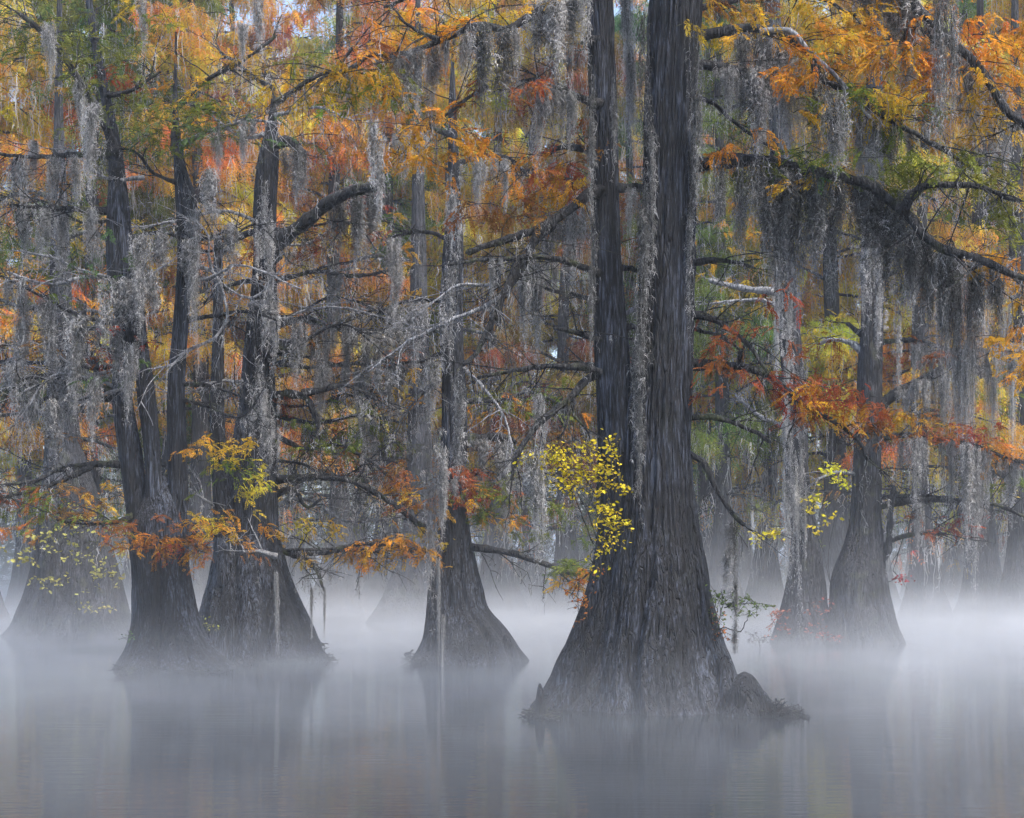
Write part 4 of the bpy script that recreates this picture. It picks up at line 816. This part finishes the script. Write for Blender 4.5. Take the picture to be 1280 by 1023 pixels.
# far wood closing the view: reads as one mass
a = Acc(); r = np.random.default_rng(99)
N = 42000; x = r.uniform(-75, 75, N); y = r.uniform(86, 108, N); zt = 31 + 8 * vnoise(x * .12 + 40, y * .05, 3) + 5 * vnoise(x * .4 + 90, y * .2, 4)
z = 5 + (zt - 5) * r.random(N) ** .8
place_sprays(a, spray_template(7, .8, .26, .07, .4), np.stack([x, y, z], -1), r.uniform(0, 6.28, N), r.uniform(-1.0, .3, N), r.uniform(.6, 1.2, N), r, vnoise(x * .22 + 50, z * .3, 8))
fw = obj('far_wood', a.mesh('far_wood', NEEDLE_BG), color=(0.42, 0.24, 0.05), kind='stuff')
fw['label'] = 'hazy mass of autumn woodland closing the far shore'; fw['category'] = 'woodland'
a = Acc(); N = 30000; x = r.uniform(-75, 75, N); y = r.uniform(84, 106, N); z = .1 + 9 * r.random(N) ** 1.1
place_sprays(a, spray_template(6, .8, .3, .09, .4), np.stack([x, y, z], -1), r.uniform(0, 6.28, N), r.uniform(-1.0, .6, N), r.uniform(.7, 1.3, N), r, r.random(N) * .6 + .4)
fu = obj('undergrowth', a.mesh('undergrowth', NEEDLE_BG), color=(0.085, 0.095, 0.05), kind='stuff')  # dimness under the canopy is painted into this dark colour
fu['label'] = 'undergrowth along the far shore, coloured dark as the shade under the autumn woodland'; fu['category'] = 'undergrowth'

# ------------------------------------------------------------------ small things
def knee(u, v, D, hpx, wpx, label, seed, lean=0.0):
    """cypress knee: a blunt woody cone rising from the water"""
    b = P(u, v, D); h = hpx * D / F; w_ = wpx * D / F
    n, sides = 26, 36; t = np.linspace(0, 1, n); th = np.linspace(0, 2 * np.pi, sides, endpoint=False)
    z = -.25 + (h + .25) * t
    prof = w_ / 2 * (np.sqrt(np.clip(1 - t ** 2.6, 0, 1)) * (1 - .35 * t) + .05)
    R = prof[:, None] * (1 + .14 * np.cos(5 * th + seed)[None, :] * (1 - t[:, None]) + .16 * (vnoise(th[None, :] / 6.283 * 9 + 0 * t[:, None], t[:, None] * 4, seed, 9) - .5))
    a = Acc(); v_ = np.stack([R * np.cos(th) + lean * (t ** 1.5)[:, None] * h, R * np.sin(th), np.broadcast_to(z[:, None], R.shape)], -1)
    a.add(v_, grid_quads(n, sides)); a.add(np.array([[lean * h, 0, z[-1] + .005]]))
    a.t.append(np.stack([(n - 1) * sides + np.arange(sides), (n - 1) * sides + (np.arange(sides) + 1) % sides, np.full(sides, n * sides)], -1))
    o = obj('cypress_knee', a.mesh('cypress_knee', BARK), loc=(b[0], b[1], 0.0)); o['label'] = label; o['category'] = 'cypress knee'
    return o
def knee_at(u, vtop, D, wpx, label, seed, lean=0.0):
    vb = HY + CAMZ * F / D; knee(u, vb, D, vb - vtop, wpx, label, seed, lean)
knee_at(675, 854, 18.3, 17, 'small finger-like cypress knee at the foot of the giant tree, beside the slimmer stem', 1)
knee_at(936, 840, 18.5, 66, 'biggest blunt cypress knee against the giant foot', 2, -.1)
knee_at(953, 862, 18.4, 40, 'low cypress knee next to the floating brushwood', 3, -.05)
knee_at(914, 818, 18.9, 40, 'tall narrow cypress knee pressed against the giant foot', 4, -.12)
knee_at(640, 792, 28.1, 26, 'rounded cypress knee fused to the lopsided flared foot', 5, -.2)

def shrub(name, label, D, root, stems, leafpts, color, leaf=0.05, seed=0, cat='shrub', spots=None):
    """stems: polylines in px; leafpts: (u,v,ru,rv,count)"""
    r = np.random.default_rng(seed); b = P(*root, D)
    o = thing(name, label, cat, tuple(float(q) for q in b)); st = Acc(); allp = []
    for px in stems:
        p = resample(np.array([P(u, v, D + r.normal(0, .08)) for (u, v) in px]), 14); p[1:] += r.normal(0, .008, (13, 3))
        tube(st, p - b, np.linspace(.009, .0035, 14), 5, .1, 1); allp.append(p)
    lf = Acc(); sc = D / F
    for (u, v, ru, rv, n) in leafpts:
        n = int(n * 1.35); c = P(u, v, D); nb = max(3, n // 5)
        for _ in range(nb):
            q = c + np.array([r.normal(0, .6) * ru * sc, r.normal(0, .15), r.normal(0, .6) * rv * sc])
            d = r.normal(0, 1, 3) * np.array([1, .6, .6]); d /= np.linalg.norm(d)
            tw = q + d * np.linspace(-.12, .12, 5)[:, None]; tube(st, tw - b, np.linspace(.004, .0025, 5), 3, 0)
            m = max(1, n // nb)
            pos = tw[r.integers(0, 5, m)] + r.normal(0, .02, (m, 3))
            az = r.uniform(0, 6.28, m); pit = r.uniform(-.9, .5, m); s_ = leaf * r.uniform(.6, 1.25, m)
            x = np.stack([np.cos(az) * np.cos(pit), np.sin(az) * np.cos(pit), np.sin(pit)], -1); y = np.cross(x, r.normal(0, 1, (m, 3))); y /= np.linalg.norm(y, axis=1)[:, None]; zz = np.cross(x, y)
            S = s_[:, None]
            V = np.stack([pos, pos + x * S * .35 + y * S * .28 + zz * S * .08, pos + x * S * .75 + y * S * .2 + zz * S * .05, pos + x * S, pos + x * S * .75 - y * S * .2 + zz * S * .05, pos + x * S * .35 - y * S * .28 + zz * S * .08], 1)
            i0 = np.arange(m) * 6
            q4 = np.concatenate([np.stack([i0, i0 + 1, i0 + 2, i0 + 3], -1), np.stack([i0, i0 + 3, i0 + 4, i0 + 5], -1)])
            cc = np.repeat(np.stack([r.random(m), r.random(m)], -1), 6, 0)
            lf.add(V.reshape(-1, 3) - b, q4, None, cc)
    obj('stems', st.mesh('stems', LIMB), o, kind='stuff')
    obj('leaves', lf.mesh('leaves', BROAD), o, color=color, kind='stuff')
    return o
shrub('leafy_shrub', 'bright yellow-leaved shrub leaning out from the slimmer stem', 18.6, (752, 735),
      [[(752, 735), (748, 690), (735, 640), (712, 600), (690, 575), (662, 572)], [(750, 720), (765, 670), (770, 620), (765, 580), (760, 548)], [(742, 680), (725, 640), (715, 615), (700, 600)], [(745, 660), (745, 620), (728, 590), (725, 560)], [(752, 700), (765, 660), (778, 620), (786, 603)], [(748, 720), (740, 690), (755, 680)]],
      [(664, 572, 8, 5, 30), (680, 570, 12, 6, 50), (695, 568, 14, 10, 70), (712, 585, 18, 14, 80), (735, 565, 14, 14, 60), (728, 595, 16, 16, 80), (755, 575, 10, 20, 70), (712, 610, 14, 14, 60), (750, 600, 12, 18, 60), (660, 573, 5, 4, 16), (760, 555, 5, 8, 22), (780, 608, 8, 14, 26), (755, 635, 12, 16, 60), (762, 660, 14, 14, 70), (755, 680, 12, 14, 40), (775, 655, 10, 10, 30), (690, 590, 8, 6, 24), (745, 700, 10, 10, 16)],
      LEMON, .058, 1)
shrub('leafy_shrub', 'small green-leaved shrub with dark berries rooted on the thicker stem flank', 19.0, (893, 790),
      [[(893, 790), (905, 785), (925, 790), (932, 775), (945, 765)], [(893, 795), (900, 770), (905, 755), (915, 745)], [(893, 790), (895, 760), (890, 742)], [(905, 760), (925, 755), (950, 755)]],
      [(900, 745, 12, 8, 40), (915, 755, 12, 7, 40), (940, 757, 14, 8, 50), (895, 770, 6, 10, 14), (925, 748, 10, 6, 20)], (0.17, 0.22, 0.06), .05, 2)
shrub('leafy_shrub', 'red-leaved sprigs on the giant foot under the thin moss string', 19.0, (893, 800), [[(893, 800), (898, 780), (896, 768)], [(893, 800), (903, 790), (905, 782)]], [(897, 770, 4, 6, 14), (902, 795, 8, 8, 26)], (0.45, 0.14, 0.06), .045, 3)
shrub('trailing_vine', 'red and gold leaved vine trailing down beside the slimmer stem', 18.9, (742, 712), [[(742, 712), (728, 725), (722, 745), (724, 770)], [(735, 718), (718, 735), (712, 748)]],
      [(724, 745, 8, 16, 40), (715, 738, 6, 8, 14), (724, 765, 5, 8, 18), (735, 715, 12, 5, 20)], (0.5, 0.16, 0.04), .05, 4, 'vine')
shrub('leafy_shrub', 'lemon-leaved sapling standing between the two misty cypresses', 34.0, (1048, 800), [[(1048, 800), (1040, 740), (1030, 690), (1025, 640), (1040, 600)], [(1045, 760), (1035, 700), (1045, 640), (1050, 585)], [(1030, 690), (1015, 650), (1018, 620)]],
      [(1040, 590, 14, 10, 50), (1050, 600, 8, 12, 40), (1020, 625, 8, 8, 30), (1030, 640, 12, 10, 24), (1025, 660, 10, 10, 20), (1010, 635, 6, 6, 14)], LEMON, .11, 5)
shrub('leafy_branch', 'lone yellow-leaved spray reaching out in front of the slim misty cypress', 33.6, (990, 672), [[(992, 676), (975, 668), (955, 670), (940, 674)]], [(970, 667, 10, 5, 30), (945, 673, 8, 4, 22), (958, 668, 10, 4, 16)], LEMON, .11, 6, 'branch')
shrub('leafy_shrub', 'pink-tinged bush at the waterline against the slim misty cypress', 33.8, (972, 806), [[(972, 806), (970, 785), (962, 766)], [(972, 806), (978, 780), (982, 762)]], [(968, 768, 8, 6, 30), (978, 764, 8, 5, 24), (970, 785, 8, 12, 30)], (0.5, 0.12, 0.12), .08, 7)
shrub('leafy_shrub', 'pink-leaved bush between the feet of the paired misty cypresses', 33.2, (1030, 806), [[(1030, 806), (1025, 780), (1018, 760)], [(1030, 806), (1036, 795), (1042, 790)]], [(1022, 765, 10, 10, 30), (1036, 796, 12, 6, 40), (1020, 785, 8, 10, 20)], (0.42, 0.12, 0.12), .08, 8)
shrub('leafy_shrub', 'bare grey twiggy sapling poking from the water in thick mist', 32.5, (950, 811), [[(950, 811), (949, 800), (942, 790)], [(950, 811), (951, 798), (962, 796)], [(950, 805), (945, 798), (938, 796)]], [(942, 795, 6, 5, 16), (958, 798, 8, 4, 16)], (0.2, 0.2, 0.2), .08, 9)
shrub('leafy_shrub', 'yellow-leaved thicket in front of the pale broad-footed cypress', 36.3, (95, 792), [[(95, 792), (85, 740), (70, 700), (50, 680)], [(95, 790), (110, 740), (130, 710), (145, 690)], [(90, 760), (60, 720), (30, 690)], [(100, 760), (100, 700), (95, 660)]],
      [(40, 690, 30, 14, 60), (70, 665, 30, 16, 60), (110, 650, 25, 16, 50), (130, 715, 22, 14, 70), (60, 725, 30, 10, 40), (115, 755, 20, 12, 30), (150, 700, 12, 20, 30), (95, 690, 20, 12, 40)], (0.5, 0.42, 0.12), .11, 10)
shrub('trailing_vine', 'small green sprig on the flank of the three-stemmed cypress foot', 26.0, (160, 812), [[(160, 815), (162, 800), (160, 788)]], [(160, 795, 4, 6, 22)], (0.13, 0.2, 0.06), .06, 11, 'vine')
shrub('trailing_vine', 'yellow-green sprig between the three-stemmed tree and the bell-shaped foot', 27.0, (262, 790), [[(262, 795), (255, 780), (248, 773)], [(262, 795), (264, 785), (266, 782)]], [(250, 775, 5, 4, 14), (260, 784, 8, 5, 18)], (0.35, 0.32, 0.06), .06, 12, 'vine')
shrub('trailing_vine', 'crimson sprig beside the thick misty cypress above the mist', 33.8, (1110, 728), [[(1110, 728), (1120, 724), (1135, 722)]], [(1124, 723, 8, 3, 26)], (0.42, 0.04, 0.05), .09, 13, 'vine')

def brushwood(label, u0, u1, D, n, seed, hgt=.12, name='brushwood'):
    """heap of dead twigs lying in the water"""
    r = np.random.default_rng(seed); xa, xb = (u0 - CX) / F * D, (u1 - CX) / F * D; a = Acc()
    for _ in range(n):
        f = r.random() ** 1.4; c = np.array([(xb - xa) * f, r.normal(0, .18), hgt * (1 - f) * r.random() + .01])
        d = r.normal(0, 1, 3) * np.array([1, .7, .35]); d /= np.linalg.norm(d); Ln = r.uniform(.1, .4)
        p = c + d * np.linspace(-.5, .5, 6)[:, None] * Ln; p[:, 2] = np.abs(p[:, 2]); p += r.normal(0, .01, (6, 3))
        tube(a, p, np.linspace(.008, .003, 6), 4, 0)
    o = obj(name, a.mesh(name, LIMB), loc=(float(xa), float(D), 0), kind='stuff'); o['label'] = label; o['category'] = 'dead twigs'; return o
brushwood('floating heap of dead twigs beside the low cypress knee', 962, 1000, 18.4, 150, 1, .18)
brushwood('tangle of dead twigs round the small finger-like knee', 662, 688, 18.3, 60, 2, .12)
brushwood('root tangle at the waterline of the three-stemmed cypress', 150, 292, 25.4, 120, 3, .12)
brushwood('dead twigs sticking up by the bell-shaped foot', 398, 416, 28.2, 40, 4, .5)
brushwood('dead twigs at the waterline of the lone middle cypress', 510, 530, 28.0, 40, 5, .2)
a = Acc(); tube(a, np.array([[0, 0, -.05], [.2, 0, .08], [.42, .02, .14], [.43, .02, .0]]), [.012, .012, .01, .01], 5, .1)
tube(a, np.array([[.1, 0, .02], [.3, .05, .05], [.5, .1, -.02]]), [.008, .007, .005], 5, .1)
o = obj('dead_branch', a.mesh('dead_branch', LIMB), loc=tuple(float(q) for q in P(958, 886, 18.5))); o.location.z = 0.0
o['label'] = 'bent dead branch poking out of the floating twigs'; o['category'] = 'branch'

# ------------------------------------------------------------------ air: even haze, and mist lying on the water
def box(name, lo, hi):
    a = Acc(); x0, y0, z0 = lo; x1, y1, z1 = hi
    a.add([[x0, y0, z0], [x1, y0, z0], [x1, y1, z0], [x0, y1, z0], [x0, y0, z1], [x1, y0, z1], [x1, y1, z1], [x0, y1, z1]],
          [[0, 3, 2, 1], [4, 5, 6, 7], [0, 1, 5, 4], [1, 2, 6, 5], [2, 3, 7, 6], [3, 0, 4, 7]])
    m, t, out = mat(name + '_air')
    o = obj(name, a.mesh(name, m, False), kind='stuff'); return o, m, t, out
ho, m, t, out = box('haze', (-1600, -70, -1.5), (1600, 2600, 48))
pv = node(t, 'ShaderNodeVolumePrincipled', {'Color': (0.80, 0.88, 1.0, 1), 'Density': 0.0009, 'Anisotropy': 0.15})
t.links.new(pv.outputs[0], out.inputs['Volume'])
ho['label'] = 'thin bluish haze filling the whole swamp'; ho['category'] = 'haze'
def mist(name, lo, hi, dens, fall, z0, z1, ramp_y, scale, contrast, step, label):
    o, m, t, out = box(name, lo, hi)
    pos = node(t, 'ShaderNodeNewGeometry').outputs['Position']
    sp = node(t, 'ShaderNodeSeparateXYZ', {0: pos})
    e = node(t, 'ShaderNodeMath', {0: sp.outputs[2], 1: -fall}, operation='MULTIPLY')
    f = node(t, 'ShaderNodeMath', {0: 2.71828, 1: e.outputs[0]}, operation='POWER').outputs[0]
    mp = node(t, 'ShaderNodeMapping', {0: pos, 'Scale': scale})
    nz = node(t, 'ShaderNodeTexNoise', {'Vector': mp.outputs[0], 'Scale': 1.0, 'Detail': 3, 'Roughness': .6, 'Distortion': .4})
    for nd in (node(t, 'ShaderNodeMapRange', {0: sp.outputs[2], 1: z0, 2: z1, 3: 1.0, 4: 0.0}),
               node(t, 'ShaderNodeMapRange', {0: sp.outputs[1], 1: ramp_y[0], 2: ramp_y[1], 3: ramp_y[2], 4: 1.0}),
               node(t, 'ShaderNodeMapRange', {0: nz.outputs[0], 1: 0.3, 2: 0.7, 3: 1 - contrast, 4: 1 + contrast})):
        f = node(t, 'ShaderNodeMath', {0: f, 1: nd.outputs[0]}, operation='MULTIPLY').outputs[0]
    f = node(t, 'ShaderNodeMath', {0: f, 1: dens}, operation='MULTIPLY').outputs[0]
    pv = node(t, 'ShaderNodeVolumePrincipled', {'Color': (0.93, 0.96, 1.0, 1), 'Density': f, 'Anisotropy': 0.1})
    t.links.new(pv.outputs[0], out.inputs['Volume'])
    m.cycles.volume_step_rate = step
    o['label'] = label; o['category'] = 'mist'
mist('mist', (-70, 14, -0.3), (70, 100, 7.1), 0.060, 0.9, 3.0, 7.0, (20, 46, .08), (.24, .16, .6), .95, .5, 'tall drifting white mist between the trunks beyond the giant cypress')
mist('ground_mist', (-71, 4, -0.25), (71, 99, 1.7), 0.066, 2.2, .8, 1.65, (12, 44, .42), (.42, .3, 1.2), 1.0, .2, 'thin layer of white vapour hugging the still water')
